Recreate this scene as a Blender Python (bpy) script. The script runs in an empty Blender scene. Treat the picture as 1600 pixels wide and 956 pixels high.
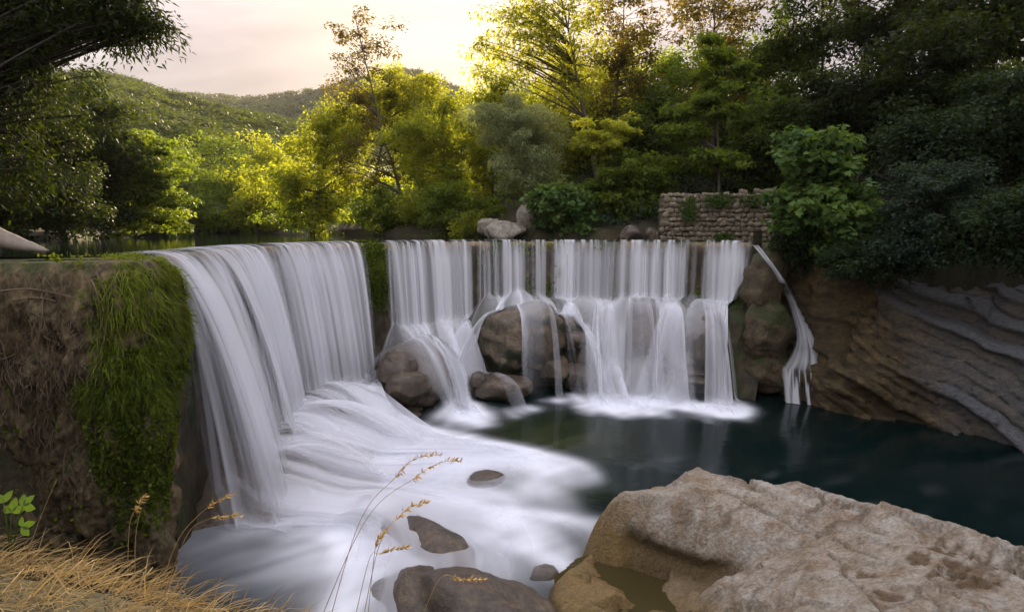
import bpy, math, random
import numpy as np

# ------------------------------------------------------------------ camera, sky, sun, exposure
S = bpy.context.scene
FPX, PW, PH, HOR, CAMZ = 889.0, 1600.0, 956.0, 358.0, 0.56
PITCH = math.atan((PH / 2 - HOR) / FPX)
cam_d = bpy.data.cameras.new('camera')
cam_d.sensor_width = 36.0
cam_d.lens = FPX / PW * 36.0
cam_d.clip_start = 0.05
cam_d.clip_end = 6000.0
cam = bpy.data.objects.new('camera', cam_d)
S.collection.objects.link(cam)
cam.location = (0, 0, CAMZ)
cam.rotation_euler = (math.pi / 2 - PITCH, 0, 0)
S.camera = cam

SUN_EL, SUN_AZ = math.radians(17.0), math.radians(-6.0)      # azimuth from +Y, negative = to the left
sd = (math.sin(SUN_AZ) * math.cos(SUN_EL), math.cos(SUN_AZ) * math.cos(SUN_EL), math.sin(SUN_EL))
world = bpy.data.worlds.new('World')
S.world = world
world.use_nodes = True
wn, wl = world.node_tree.nodes, world.node_tree.links
wn.clear()


def wnode(t, **kw):
    n = wn.new(t)
    for k, v in kw.items():
        setattr(n, k, v)
    return n


w_out = wnode('ShaderNodeOutputWorld')
w_bg = wnode('ShaderNodeBackground')
w_bg.inputs['Strength'].default_value = 0.10
w_sky = wnode('ShaderNodeTexSky', sky_type='NISHITA')
w_sky.sun_disc = False
w_sky.sun_elevation = SUN_EL
w_sky.sun_rotation = SUN_AZ
w_sky.dust_density = 0.6
w_sky.air_density = 1.2
w_tc = wnode('ShaderNodeTexCoord')
w_sep = wnode('ShaderNodeSeparateXYZ')
wl.new(w_tc.outputs['Generated'], w_sep.inputs[0])
w_add = wnode('ShaderNodeMath', operation='ADD')
w_add.inputs[1].default_value = 0.22
wl.new(w_sep.outputs['Z'], w_add.inputs[0])
w_max = wnode('ShaderNodeMath', operation='MAXIMUM')
w_max.inputs[1].default_value = 0.08
wl.new(w_add.outputs[0], w_max.inputs[0])
w_dv = wnode('ShaderNodeVectorMath', operation='DIVIDE')
w_cmb = wnode('ShaderNodeCombineXYZ')
for i in range(3):
    wl.new(w_max.outputs[0], w_cmb.inputs[i])
wl.new(w_tc.outputs['Generated'], w_dv.inputs[0])
wl.new(w_cmb.outputs[0], w_dv.inputs[1])
w_map = wnode('ShaderNodeMapping')
w_map.inputs['Rotation'].default_value = (0, 0, math.radians(52))
w_map.inputs['Scale'].default_value = (0.7, 1.5, 1.0)
w_map.inputs['Location'].default_value = (1.3, 0.7, 0.0)
wl.new(w_dv.outputs[0], w_map.inputs[0])
w_noise = wnode('ShaderNodeTexNoise')
w_noise.inputs['Scale'].default_value = 1.1
w_noise.inputs['Detail'].default_value = 7.0
w_noise.inputs['Roughness'].default_value = 0.52
w_noise.inputs['Distortion'].default_value = 0.5
wl.new(w_map.outputs[0], w_noise.inputs['Vector'])
w_cr = wnode('ShaderNodeValToRGB')
w_cr.color_ramp.elements[0].position = 0.40
w_cr.color_ramp.elements[1].position = 0.64
wl.new(w_noise.outputs['Fac'], w_cr.inputs[0])
# angle to the sun -> glow seen through thin cloud
w_dot = wnode('ShaderNodeVectorMath', operation='DOT_PRODUCT')
w_dot.inputs[1].default_value = sd
w_nrm = wnode('ShaderNodeVectorMath', operation='NORMALIZE')
wl.new(w_tc.outputs['Generated'], w_nrm.inputs[0])
wl.new(w_nrm.outputs[0], w_dot.inputs[0])
w_cl = wnode('ShaderNodeClamp')
wl.new(w_dot.outputs['Value'], w_cl.inputs[0])


def wpow(p):
    n = wnode('ShaderNodeMath', operation='POWER')
    n.inputs[1].default_value = p
    wl.new(w_cl.outputs[0], n.inputs[0])
    return n.outputs[0]


def wmix(fac, A, B):
    n = wnode('ShaderNodeMix', data_type='RGBA')
    for k, v in (('Factor', fac), ('A', A), ('B', B)):
        if isinstance(v, bpy.types.NodeSocket):
            wl.new(v, n.inputs[k])
        else:
            n.inputs[k].default_value = v
    return n.outputs['Result']


w_wide, w_core = wpow(6.0), wpow(40.0)
w_dark = wmix(w_core, wmix(w_wide, (1.10, 1.05, 1.22, 1), (1.22, .88, .88, 1)), (1.75, 1.32, 1.08, 1))      # shaded cloud
w_lite = wmix(w_core, wmix(w_wide, (3.1, 3.05, 3.4, 1), (2.0, 1.42, 1.26, 1)), (2.5, 2.0, 1.55, 1))          # thin bright cloud
w_ccs = wmix(w_cr.outputs[0], w_dark, w_lite)
w_mix = wnode('ShaderNodeMix', data_type='RGBA')
w_mix.inputs['Factor'].default_value = 0.95
wl.new(w_sky.outputs[0], w_mix.inputs['A'])
wl.new(w_ccs, w_mix.inputs['B'])
w_oz = wnode('ShaderNodeMath', operation='MULTIPLY_ADD')    # sky brighter towards the zenith, steepened to raise the light from above
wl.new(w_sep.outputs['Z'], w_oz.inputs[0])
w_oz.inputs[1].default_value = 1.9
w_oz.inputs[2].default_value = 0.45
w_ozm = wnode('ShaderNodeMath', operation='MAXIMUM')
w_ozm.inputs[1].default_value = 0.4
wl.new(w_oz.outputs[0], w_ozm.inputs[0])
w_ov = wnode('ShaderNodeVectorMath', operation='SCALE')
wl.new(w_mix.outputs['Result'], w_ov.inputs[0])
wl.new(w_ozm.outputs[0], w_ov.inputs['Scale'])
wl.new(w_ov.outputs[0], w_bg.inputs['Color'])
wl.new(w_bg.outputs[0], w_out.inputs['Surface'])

sun_d = bpy.data.lights.new('sun', 'SUN')
sun_d.energy = 5.0
sun_d.angle = math.radians(4.0)
sun_d.color = (1.0, 0.80, 0.52)
sun = bpy.data.objects.new('sun', sun_d)
S.collection.objects.link(sun)
sun.location = (0, 60, 60)
sun.rotation_euler = (SUN_EL - math.pi / 2, 0, -SUN_AZ)   # lamp -Z points away from the sun position
S.view_settings.view_transform = 'Standard'
S.view_settings.look = 'None'
S.view_settings.gamma = 1.0
S.view_settings.exposure = 2.1
S.render.engine = 'CYCLES'
S.cycles.use_denoising = True
S.cycles.transparent_max_bounces = 24
S.cycles.max_bounces = 7
S.cycles.diffuse_bounces = 3
S.cycles.glossy_bounces = 3
S.cycles.transmission_bounces = 4
S.cycles.caustics_reflective = False
S.cycles.caustics_refractive = False

# ------------------------------------------------------------------ helpers
COL = S.collection
rng = np.random.default_rng(11)
CP, SP = math.cos(PITCH), math.sin(PITCH)


def ray(px, py):
    a = (px - PW / 2) / FPX
    b = -(py - PH / 2) / FPX
    return np.array([a, CP + b * SP, -SP + b * CP])


def at_z(px, py, z):
    d = ray(px, py)
    t = (z - CAMZ) / d[2]
    return np.array([t * d[0], t * d[1], z])


def at_y(px, py, Y):
    d = ray(px, py)
    t = Y / d[1]
    return np.array([t * d[0], Y, CAMZ + t * d[2]])


def _h(ix, iy, iz, seed):
    n = (ix.astype(np.uint32) * np.uint32(374761393) + iy.astype(np.uint32) * np.uint32(668265263)
         + iz.astype(np.uint32) * np.uint32(2147483647) + np.uint32((seed * 974634777 + 12345) & 0xffffffff))
    n = (n ^ (n >> np.uint32(13))) * np.uint32(1274126177)
    n = (n ^ (n >> np.uint32(16))) * np.uint32(2246822519)
    n = n ^ (n >> np.uint32(15))
    return (n & np.uint32(0xffffff)).astype(np.float64) / 16777215.0


def vn(P, seed=0):
    """value noise, about -1..1"""
    P = np.asarray(P, float)
    i = np.floor(P).astype(np.int64)
    f = P - i
    f = f * f * f * (f * (f * 6 - 15) + 10)
    r = 0
    for dx in (0, 1):
        wx = f[..., 0] if dx else 1 - f[..., 0]
        for dy in (0, 1):
            wy = f[..., 1] if dy else 1 - f[..., 1]
            for dz in (0, 1):
                wz = f[..., 2] if dz else 1 - f[..., 2]
                r = r + wx * wy * wz * _h(i[..., 0] + dx, i[..., 1] + dy, i[..., 2] + dz, seed)
    return r * 2 - 1


def fbm(P, octv=4, seed=0, gain=0.5, lac=2.03):
    P = np.asarray(P, float)
    a, s, r = 1.0, 0.0, 0
    for o in range(octv):
        r = r + a * vn(P, seed + o * 17)
        s += a
        a *= gain
        P = P * lac + 3.7
    return r / s


def n1(s, seed=0, octv=2):
    s = np.asarray(s, float)
    return fbm(np.stack([s, np.full_like(s, seed * 1.37 + .5), np.full_like(s, .31)], -1), octv, seed)


def sstep(a, b, x):
    t = np.clip((x - a) / (b - a), 0, 1)
    return t * t * (3 - 2 * t)


def new_mesh(name, V, faces, attrs=None, smooth=True):
    """faces: list of int arrays, each (n, k)"""
    me = bpy.data.meshes.new(name)
    V = np.ascontiguousarray(V, np.float32)
    me.vertices.add(len(V))
    me.vertices.foreach_set('co', V.ravel())
    faces = [np.asarray(f, np.int32) for f in faces if len(f)]
    loops = np.concatenate([f.ravel() for f in faces])
    tot = np.concatenate([np.full(len(f), f.shape[1], np.int32) for f in faces])
    st = np.concatenate([[0], np.cumsum(tot)[:-1]]).astype(np.int32)
    me.loops.add(len(loops))
    me.loops.foreach_set('vertex_index', loops)
    me.polygons.add(len(tot))
    me.polygons.foreach_set('loop_start', st)
    me.polygons.foreach_set('loop_total', tot)
    if smooth:
        me.polygons.foreach_set('use_smooth', np.ones(len(tot), bool))
    for k, a in (attrs or {}).items():
        at = me.attributes.new(k, 'FLOAT', 'POINT')
        at.data.foreach_set('value', np.ascontiguousarray(a, np.float32).ravel())
    me.update(calc_edges=True)
    me.validate()
    return me


def obj(name, me, mat=None, parent=None, label=None, cat=None, group=None, kind=None, loc=None):
    o = bpy.data.objects.new(name, me)
    COL.objects.link(o)
    if mat is not None and me is not None and not me.materials:
        me.materials.append(mat)
    if parent is not None:
        o.parent = parent
    if loc is not None:
        o.location = loc
    if label:
        o['label'] = label
    if cat:
        o['category'] = cat
    if group:
        o['group'] = group
    if kind:
        o['kind'] = kind
    return o


def gfaces(nr, nc, closed=False):
    r = np.arange(nr - 1)[:, None]
    c = np.arange(nc if closed else nc - 1)[None, :]
    c2 = (c + 1) % nc
    return np.stack([r * nc + c, r * nc + c2, (r + 1) * nc + c2, (r + 1) * nc + c], -1).reshape(-1, 4)


class Acc:
    def __init__(self):
        self.V, self.F, self.A, self.n = [], {}, [], 0

    def add(self, V, faces, tone=0.5):
        V = np.asarray(V, float).reshape(-1, 3)
        self.V.append(V)
        self.A.append(np.broadcast_to(np.asarray(tone, float), (len(V),)))
        for f in faces:
            f = np.asarray(f)
            if len(f):
                self.F.setdefault(f.shape[1], []).append(f + self.n)
        self.n += len(V)

    def tube(self, P, R, sides=6, tone=0.5, cap=True):
        P = np.asarray(P, float)
        R = np.broadcast_to(np.asarray(R, float), (len(P),))
        T = np.gradient(P, axis=0)
        T /= np.linalg.norm(T, axis=1, keepdims=True) + 1e-9
        ref = np.array([0.31, 0.87, 0.21]) if abs(T[0, 2]) > .8 else np.array([0.1, 0.05, 1.0])
        A = np.cross(T, ref)
        A /= np.linalg.norm(A, axis=1, keepdims=True) + 1e-9
        B = np.cross(T, A)
        th = np.arange(sides) * 2 * math.pi / sides
        V = P[:, None] + R[:, None, None] * (np.cos(th)[None, :, None] * A[:, None] + np.sin(th)[None, :, None] * B[:, None])
        fs = [gfaces(len(P), sides, True)]
        if cap:
            fs.append(np.arange(sides)[None, ::-1])
            fs.append((len(P) - 1) * sides + np.arange(sides)[None])
        self.add(V, fs, tone)

    def mesh(self, name, smooth=True):
        return new_mesh(name, np.concatenate(self.V), [np.concatenate(v) for v in self.F.values()],
                        {'tone': np.concatenate(self.A)}, smooth)


def frames(N, D):
    N = N / (np.linalg.norm(N, axis=-1, keepdims=True) + 1e-9)
    D = D - N * (N * D).sum(-1, keepdims=True)
    D = D / (np.linalg.norm(D, axis=-1, keepdims=True) + 1e-9)
    return np.stack([D, np.cross(N, D), N], -1)          # columns: along leaf, across, normal


def leaf_tpl(kind):
    if kind == 'rhomb':
        v = np.array([[0, 0, 0], [.5, .30, .05], [1, 0, -.06], [.5, -.30, .05]], float)
        return v, [np.array([[0, 1, 2, 3]])]
    if kind == 'tri':
        return np.array([[0, .32, 0], [1, 0, -.06], [0.1, -.34, .04]], float), [np.array([[0, 1, 2]])]
    if kind == 'lance':
        v = np.array([[0, 0, 0], [.35, .12, .03], [1, 0, -.1], [.35, -.12, .03]], float)
        return v, [np.array([[0, 1, 2, 3]])]
    if kind == 'palm':
        a = [(0, 0), (.10, .30), (-.02, .52), (.32, .34), (.58, .52), (.60, .20), (1, 0), (.60, -.20), (.58, -.52), (.32, -.34), (-.02, -.52), (.10, -.30)]
        v = np.array([[x, y, .08 * abs(y) - .12 * x * x] for x, y in a], float)
        f = [[0, 1, 11], [1, 2, 3], [1, 3, 11], [3, 9, 11], [9, 10, 11], [3, 4, 5], [3, 5, 9], [5, 7, 9], [7, 8, 9], [5, 6, 7]]
        return v, [np.array(f)]
    if kind == 'blade':
        v = np.array([[0, .5, 0], [0, -.5, 0], [.4, -.42, .10], [.4, .42, .10], [.75, .25, .06], [.75, -.25, .06], [1, 0, -.12]], float)
        return v, [np.array([[1, 2, 3, 0], [2, 5, 4, 3]]), np.array([[5, 6, 4]])]


def leaf_cloud(acc, kind, P, N, D, size, tone, width=1.0):
    v, fs = leaf_tpl(kind)
    v = v * np.array([1, width, 1])
    R = frames(N, D)
    V = P[:, None, :] + np.einsum('nij,kj->nki', R, v) * np.asarray(size).reshape(-1, 1, 1)
    k = len(v)
    off = (np.arange(len(P)) * k)[:, None, None]
    acc.add(V.reshape(-1, 3), [(f[None] + off).reshape(-1, f.shape[1]) for f in fs], np.repeat(tone, k))


def rdir(n):
    v = rng.normal(size=(n, 3))
    return v / np.linalg.norm(v, axis=1, keepdims=True)


# ------------------------------------------------------------------ materials
def mat_new(name):
    m = bpy.data.materials.new(name)
    m.use_nodes = True
    nt = m.node_tree
    nt.nodes.clear()

    def N(t, ins=None, **kw):
        n = nt.nodes.new(t)
        for k, v in kw.items():
            setattr(n, k, v)
        for k, v in (ins or {}).items():
            if isinstance(v, bpy.types.NodeSocket):
                nt.links.new(v, n.inputs[k])
            else:
                n.inputs[k].default_value = v
        return n
    out = N('ShaderNodeOutputMaterial')
    return m, N, (lambda s: nt.links.new(s, out.inputs['Surface']))


def c4(c):
    return (c[0], c[1], c[2], 1.0)


def m_leaf(name, dark, light, trans=0.42, warm=None):
    m, N, out = mat_new(name)
    a = N('ShaderNodeAttribute', attribute_name='tone')
    mx = N('ShaderNodeMix', {'Factor': a.outputs['Fac'], 'A': c4(dark), 'B': c4(light)}, data_type='RGBA')
    p = N('ShaderNodeBsdfPrincipled', {'Base Color': mx.outputs['Result'], 'Roughness': 0.62, 'Specular IOR Level': 0.14})
    tcol = N('ShaderNodeMix', {'Factor': 1.0, 'A': mx.outputs['Result'], 'B': c4(warm or (1.9, 1.75, .6))}, data_type='RGBA', blend_type='MULTIPLY')
    t = N('ShaderNodeBsdfTranslucent', {'Color': tcol.outputs['Result']})
    s = N('ShaderNodeMixShader', {0: trans, 1: p.outputs[0], 2: t.outputs[0]})
    out(s.outputs[0])
    return m


def m_rock(name, cols, scale=1.0, rough=0.8, bump=0.6, strata=0.0, stretch=(1, 1, 1), fine=14.0, crack=0.0, damp_dark=None, moss=None, spec=0.3, tone=None):
    """cols: three colours mixed by two noises; moss: (colour, amount) on upward-facing or noisy places"""
    m, N, out = mat_new(name)
    g = N('ShaderNodeNewGeometry')
    mp = N('ShaderNodeMapping', {'Vector': g.outputs['Position'], 'Scale': stretch})
    v = mp.outputs[0]
    na = N('ShaderNodeTexNoise', {'Vector': v, 'Scale': 0.9 * scale, 'Detail': 8.0, 'Roughness': .62, 'Distortion': .6})
    nb = N('ShaderNodeTexNoise', {'Vector': v, 'Scale': 3.3 * scale, 'Detail': 9.0, 'Roughness': .68, 'Distortion': .3})
    nc = N('ShaderNodeTexNoise', {'Vector': v, 'Scale': fine * scale, 'Detail': 6.0, 'Roughness': .7})
    ra = N('ShaderNodeMapRange', {'Value': na.outputs['Fac'], 'From Min': .38, 'From Max': .62})
    rb = N('ShaderNodeMapRange', {'Value': nb.outputs['Fac'], 'From Min': .40, 'From Max': .66})
    m1 = N('ShaderNodeMix', {'Factor': ra.outputs[0], 'A': c4(cols[0]), 'B': c4(cols[1])}, data_type='RGBA')
    m2 = N('ShaderNodeMix', {'Factor': rb.outputs[0], 'A': m1.outputs['Result'], 'B': c4(cols[2])}, data_type='RGBA')
    rc = N('ShaderNodeMapRange', {'Value': nc.outputs['Fac'], 'From Min': .3, 'From Max': .7, 'To Min': .55, 'To Max': 1.35})
    m3 = N('ShaderNodeVectorMath', {0: m2.outputs['Result'], 1: rc.outputs[0]}, operation='MULTIPLY')
    col = m3.outputs[0]
    h = N('ShaderNodeMath', {0: nb.outputs['Fac'], 1: nc.outputs['Fac']}, operation='ADD').outputs[0]
    rgh = rough
    if crack:
        vo = N('ShaderNodeTexVoronoi', {'Vector': N('ShaderNodeVectorMath', {0: v, 1: nb.outputs['Color']}, operation='ADD').outputs[0], 'Scale': crack}, feature='DISTANCE_TO_EDGE')
        cr = N('ShaderNodeMapRange', {'Value': vo.outputs['Distance'], 'From Min': 0.0, 'From Max': .025})
        cm = N('ShaderNodeMix', {'Factor': cr.outputs[0], 'A': c4([c * .35 for c in cols[2]]), 'B': col}, data_type='RGBA')
        col = cm.outputs['Result']
        h = N('ShaderNodeMath', {0: h, 1: cr.outputs[0]}, operation='ADD').outputs[0]
    if tone:
        a = N('ShaderNodeAttribute', attribute_name='tone')
        tm = N('ShaderNodeMix', {'Factor': a.outputs['Fac'], 'A': col, 'B': N('ShaderNodeVectorMath', {0: rc.outputs[0], 1: tone}, operation='MULTIPLY').outputs[0]}, data_type='RGBA')
        col = tm.outputs['Result']
    if moss:
        sx = N('ShaderNodeSeparateXYZ', {0: g.outputs['Normal']})
        mm = N('ShaderNodeMath', {0: sx.outputs['Z'], 1: moss[2] if len(moss) > 2 else .35}, operation='MULTIPLY')
        ma = N('ShaderNodeMath', {0: mm.outputs[0], 1: na.outputs['Fac']}, operation='ADD')
        mr = N('ShaderNodeMapRange', {'Value': ma.outputs[0], 'From Min': 1.0 - moss[1], 'From Max': 1.12 - moss[1]})
        mc = N('ShaderNodeVectorMath', {0: rc.outputs[0], 1: moss[0]}, operation='MULTIPLY')
        mo = N('ShaderNodeMix', {'Factor': mr.outputs[0], 'A': col, 'B': mc.outputs[0]}, data_type='RGBA')
        col = mo.outputs['Result']
    if damp_dark:
        a = N('ShaderNodeAttribute', attribute_name='damp_dark')
        dm = N('ShaderNodeMix', {'Factor': a.outputs['Fac'], 'A': col, 'B': N('ShaderNodeVectorMath', {0: col, 1: damp_dark}, operation='MULTIPLY').outputs[0]}, data_type='RGBA')
        col = dm.outputs['Result']
        rgh = N('ShaderNodeMapRange', {'Value': a.outputs['Fac'], 'To Min': rough, 'To Max': .28}).outputs[0]
    b = N('ShaderNodeBump', {'Height': h, 'Strength': bump, 'Distance': .06 / scale ** .5})
    p = N('ShaderNodeBsdfPrincipled', {'Base Color': col, 'Roughness': rgh, 'Specular IOR Level': spec, 'Normal': b.outputs[0]})
    out(p.outputs[0])
    return m


def m_veil(name, col=(.90, .91, .95)):
    m, N, out = mat_new(name)
    a = N('ShaderNodeAttribute', attribute_name='alpha')
    d = N('ShaderNodeBsdfDiffuse', {'Color': c4(col)})
    t = N('ShaderNodeBsdfTranslucent', {'Color': c4(col)})
    s = N('ShaderNodeMixShader', {0: .42, 1: d.outputs[0], 2: t.outputs[0]})
    tr = N('ShaderNodeBsdfTransparent')
    x = N('ShaderNodeMixShader', {0: a.outputs['Fac'], 1: tr.outputs[0], 2: s.outputs[0]})
    out(x.outputs[0])
    return m


def m_water(name, deep, shallow, rough=.12, bump=.12, bscale=(1, 1, 1), foam=True):
    m, N, out = mat_new(name)
    g = N('ShaderNodeNewGeometry')
    mp = N('ShaderNodeMapping', {'Vector': g.outputs['Position'], 'Scale': bscale})
    n = N('ShaderNodeTexNoise', {'Vector': mp.outputs[0], 'Scale': 1.0, 'Detail': 4.0, 'Distortion': .8})
    b = N('ShaderNodeBump', {'Height': n.outputs['Fac'], 'Strength': bump, 'Distance': .2})
    if shallow:
        sa = N('ShaderNodeAttribute', attribute_name='shallow')
        c = N('ShaderNodeMix', {'Factor': sa.outputs['Fac'], 'A': c4(deep), 'B': c4(shallow)}, data_type='RGBA').outputs['Result']
    else:
        c = c4(deep)
    p = N('ShaderNodeBsdfPrincipled', {'Base Color': c, 'Roughness': rough, 'IOR': 1.33, 'Normal': b.outputs[0]})
    sh = p.outputs[0]
    if foam:
        fa = N('ShaderNodeAttribute', attribute_name='foam')
        d = N('ShaderNodeBsdfDiffuse', {'Color': (.84, .86, .91, 1)})
        sh = N('ShaderNodeMixShader', {0: fa.outputs['Fac'], 1: sh, 2: d.outputs[0]}).outputs[0]
    out(sh)
    return m


def m_bark(name, a, b):
    m, N, out = mat_new(name)
    g = N('ShaderNodeNewGeometry')
    mp = N('ShaderNodeMapping', {'Vector': g.outputs['Position'], 'Scale': (6, 6, 1.2)})
    n = N('ShaderNodeTexNoise', {'Vector': mp.outputs[0], 'Scale': 1.5, 'Detail': 7.0, 'Roughness': .65})
    mx = N('ShaderNodeMix', {'Factor': n.outputs['Fac'], 'A': c4(a), 'B': c4(b)}, data_type='RGBA')
    bp = N('ShaderNodeBump', {'Height': n.outputs['Fac'], 'Strength': .7, 'Distance': .04})
    p = N('ShaderNodeBsdfPrincipled', {'Base Color': mx.outputs['Result'], 'Roughness': .85, 'Normal': bp.outputs[0]})
    out(p.outputs[0])
    return m


M_VEIL = m_veil('white_water')
M_POOL = m_water('pool_water', (.0011, .0078, .0076), (.028, .036, .011), .14, .10, (.5, .9, 1))
M_RIVER = m_water('river_water', (.006, .014, .010), None, .05, .03, (.5, 1.5, 1), False)
M_PUDDLE = m_water('puddle_water', (.046, .036, .013), None, .04, .02, (2, 2, 1), False)
M_WETROCK = m_rock('wet_brown_rock', [(.075, .055, .036), (.13, .092, .056), (.040, .031, .022)], .9, .34, .7, fine=9, spec=.5)
M_MOSSROCK = m_rock('mossy_wet_rock', [(.10, .072, .042), (.19, .13, .072), (.034, .030, .019)], .9, .40, 1.0, fine=9, moss=((.022, .028, .010), .46, -.35), spec=.5)
M_MOSSY = m_rock('moss_grown_rock', [(.085, .060, .032), (.14, .10, .055), (.035, .03, .016)], .9, .6, 1.0, fine=9, moss=((.035, .042, .010), .50, .15))
M_WEIR = m_rock('weir_tufa', [(.055, .042, .024), (.10, .070, .038), (.022, .020, .012)], .8, .55, 1.0, stretch=(1, 1, .45), fine=8, moss=((.030, .042, .010), .48, .1), tone=(.26, .185, .10))
M_TUFA = m_rock('brown_tufa', [(.125, .090, .044), (.22, .165, .09), (.032, .024, .013)], 1.2, .85, 1.0, stretch=(1, 1, .5), fine=9, moss=((.035, .045, .010), .40, .2))
M_CLIFF = m_rock('layered_cliff', [(.085, .058, .026), (.15, .105, .045), (.026, .021, .012)], .55, .6, 1.0, stretch=(1, 1, 1.5), fine=12, tone=(.115, .117, .122), spec=.3, moss=((.03, .032, .010), .36, -.1))
M_BOULDER = m_rock('pale_boulder', [(.35, .30, .23), (.42, .39, .335), (.235, .165, .10)], .8, .72, 1.0, stretch=(1, 1.5, 1), fine=18, damp_dark=(.38, .30, .20), tone=(.23, .155, .06))
M_PALE = m_rock('pale_bank_rock', [(.28, .25, .20), (.36, .33, .28), (.15, .125, .09)], .9, .85, .8)
M_STONE = m_rock('wall_stone', [(.22, .18, .12), (.31, .265, .19), (.13, .10, .065)], 2.0, .9, .8)
M_STONE2 = m_rock('wall_stone_dark', [(.15, .12, .08), (.21, .175, .12), (.09, .07, .045)], 2.0, .9, .8)
M_MORTAR = m_rock('wall_core', [(.10, .085, .06), (.13, .11, .08), (.06, .05, .035)], 2.0, .95, .5)
M_SOIL = m_rock('forest_soil', [(.035, .030, .016), (.055, .045, .022), (.022, .024, .010)], .5, .95, .6)
M_HILL = m_rock('hill_ground', [(.030, .040, .012), (.045, .052, .016), (.022, .026, .010)], .08, .95, .3)
M_BED = m_rock('river_bed', [(.12, .085, .055), (.17, .125, .08), (.06, .05, .035)], .7, .5, .8)
M_BARK = m_bark('grey_brown_bark', (.045, .033, .022), (.13, .10, .07))
M_BARKD = m_bark('dark_bark', (.018, .014, .010), (.05, .038, .026))
M_LOG = m_bark('driftwood', (.16, .13, .10), (.34, .29, .23))
M_ROOT = m_bark('hanging_root', (.05, .035, .02), (.20, .14, .085))
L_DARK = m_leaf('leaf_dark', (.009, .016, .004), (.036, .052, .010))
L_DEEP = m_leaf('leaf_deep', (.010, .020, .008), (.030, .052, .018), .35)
L_MID = m_leaf('leaf_mid', (.052, .085, .012), (.155, .205, .028), .48)
L_LIME = m_leaf('leaf_lime', (.11, .135, .015), (.28, .31, .036), .55)
L_GOLD = m_leaf('leaf_gold', (.12, .135, .016), (.27, .285, .036), .55)
L_SILV = m_leaf('leaf_silver', (.16, .19, .085), (.34, .37, .19), .5, (1.3, 1.3, .9))
L_TEAL = m_leaf('leaf_teal', (.016, .028, .020), (.042, .066, .044), .35)
L_BROWN = m_leaf('leaf_bronze', (.060, .050, .012), (.12, .095, .025), .45)
L_FIG = m_leaf('leaf_fig', (.034, .075, .020), (.12, .19, .045), .35)
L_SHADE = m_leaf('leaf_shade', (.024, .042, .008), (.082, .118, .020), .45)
L_BRIGHT = m_leaf('leaf_bright', (.18, .20, .03), (.38, .40, .055), .55)
L_HILL = m_leaf('leaf_hill', (.020, .034, .008), (.088, .112, .021), .4)
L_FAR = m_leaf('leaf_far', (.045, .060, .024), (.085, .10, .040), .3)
L_MOSS = m_leaf('moss_grass', (.036, .062, .006), (.20, .25, .022), .4)
L_STRAW = m_leaf('straw', (.10, .066, .026), (.36, .26, .11), .3, (1.2, 1.1, .9))
L_VINE = m_leaf('vine_leaf', (.030, .060, .012), (.085, .14, .022), .4)

# ------------------------------------------------------------------ curves of the place
def resample(pts, ds):
    """smooth (Catmull-Rom) plan curve sampled every ds metres"""
    p = np.asarray(pts, float)
    q = np.vstack([2 * p[0] - p[1], p, 2 * p[-1] - p[-2]])
    out = []
    for i in range(1, len(q) - 2):
        t = np.linspace(0, 1, 60, endpoint=False)[:, None]
        a, b, c, d = q[i - 1], q[i], q[i + 1], q[i + 2]
        out.append(.5 * ((2 * b) + (c - a) * t + (2 * a - 5 * b + 4 * c - d) * t ** 2 + (3 * b - a - 3 * c + d) * t ** 3))
    out = np.vstack(out + [p[-1:]])
    L = np.concatenate([[0], np.cumsum(np.linalg.norm(np.diff(out, axis=0), axis=1))])
    s = np.arange(0, L[-1], ds)
    return s, np.stack([np.interp(s, L, out[:, k]) for k in range(out.shape[1])], -1)


def right_normal(P):
    T = np.gradient(P, axis=0)
    T /= np.linalg.norm(T, axis=1, keepdims=True) + 1e-9
    return np.stack([T[:, 1], -T[:, 0]], -1)


CREST = [(-8.15, 12.6), (-8.45, 14.0), (-8.75, 16.0), (-9.1, 18.6), (-8.85, 21.8), (-7.3, 25.4), (-4.3, 28.0), (-1.0, 29.1), (2.6, 29.2), (6.0, 28.8), (9.0, 28.0), (11.2, 27.0), (12.2, 26.3)]
cs, cp = resample(CREST, .02)
cn = right_normal(cp)
LEN = cs[-1]
POOL = -7.0


def poly_dist(P, poly):
    """distance of points (N,2) to polyline"""
    best = np.full(len(P), 1e9)
    for a, b in zip(poly[:-1], poly[1:]):
        a, b = np.array(a, float), np.array(b, float)
        ab = b - a
        t = np.clip(((P - a) @ ab) / (ab @ ab), 0, 1)
        best = np.minimum(best, np.linalg.norm(P - a - t[:, None] * ab, axis=1))
    return best


def inside(P, poly):
    r = np.zeros(len(P), bool)
    n = len(poly)
    for i in range(n):
        (x1, y1), (x2, y2) = poly[i], poly[(i + 1) % n]
        c = ((y1 > P[:, 1]) != (y2 > P[:, 1]))
        with np.errstate(divide='ignore', invalid='ignore'):
            r ^= c & (P[:, 0] < (x2 - x1) * (P[:, 1] - y1) / (y2 - y1) + x1)
    return r


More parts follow.
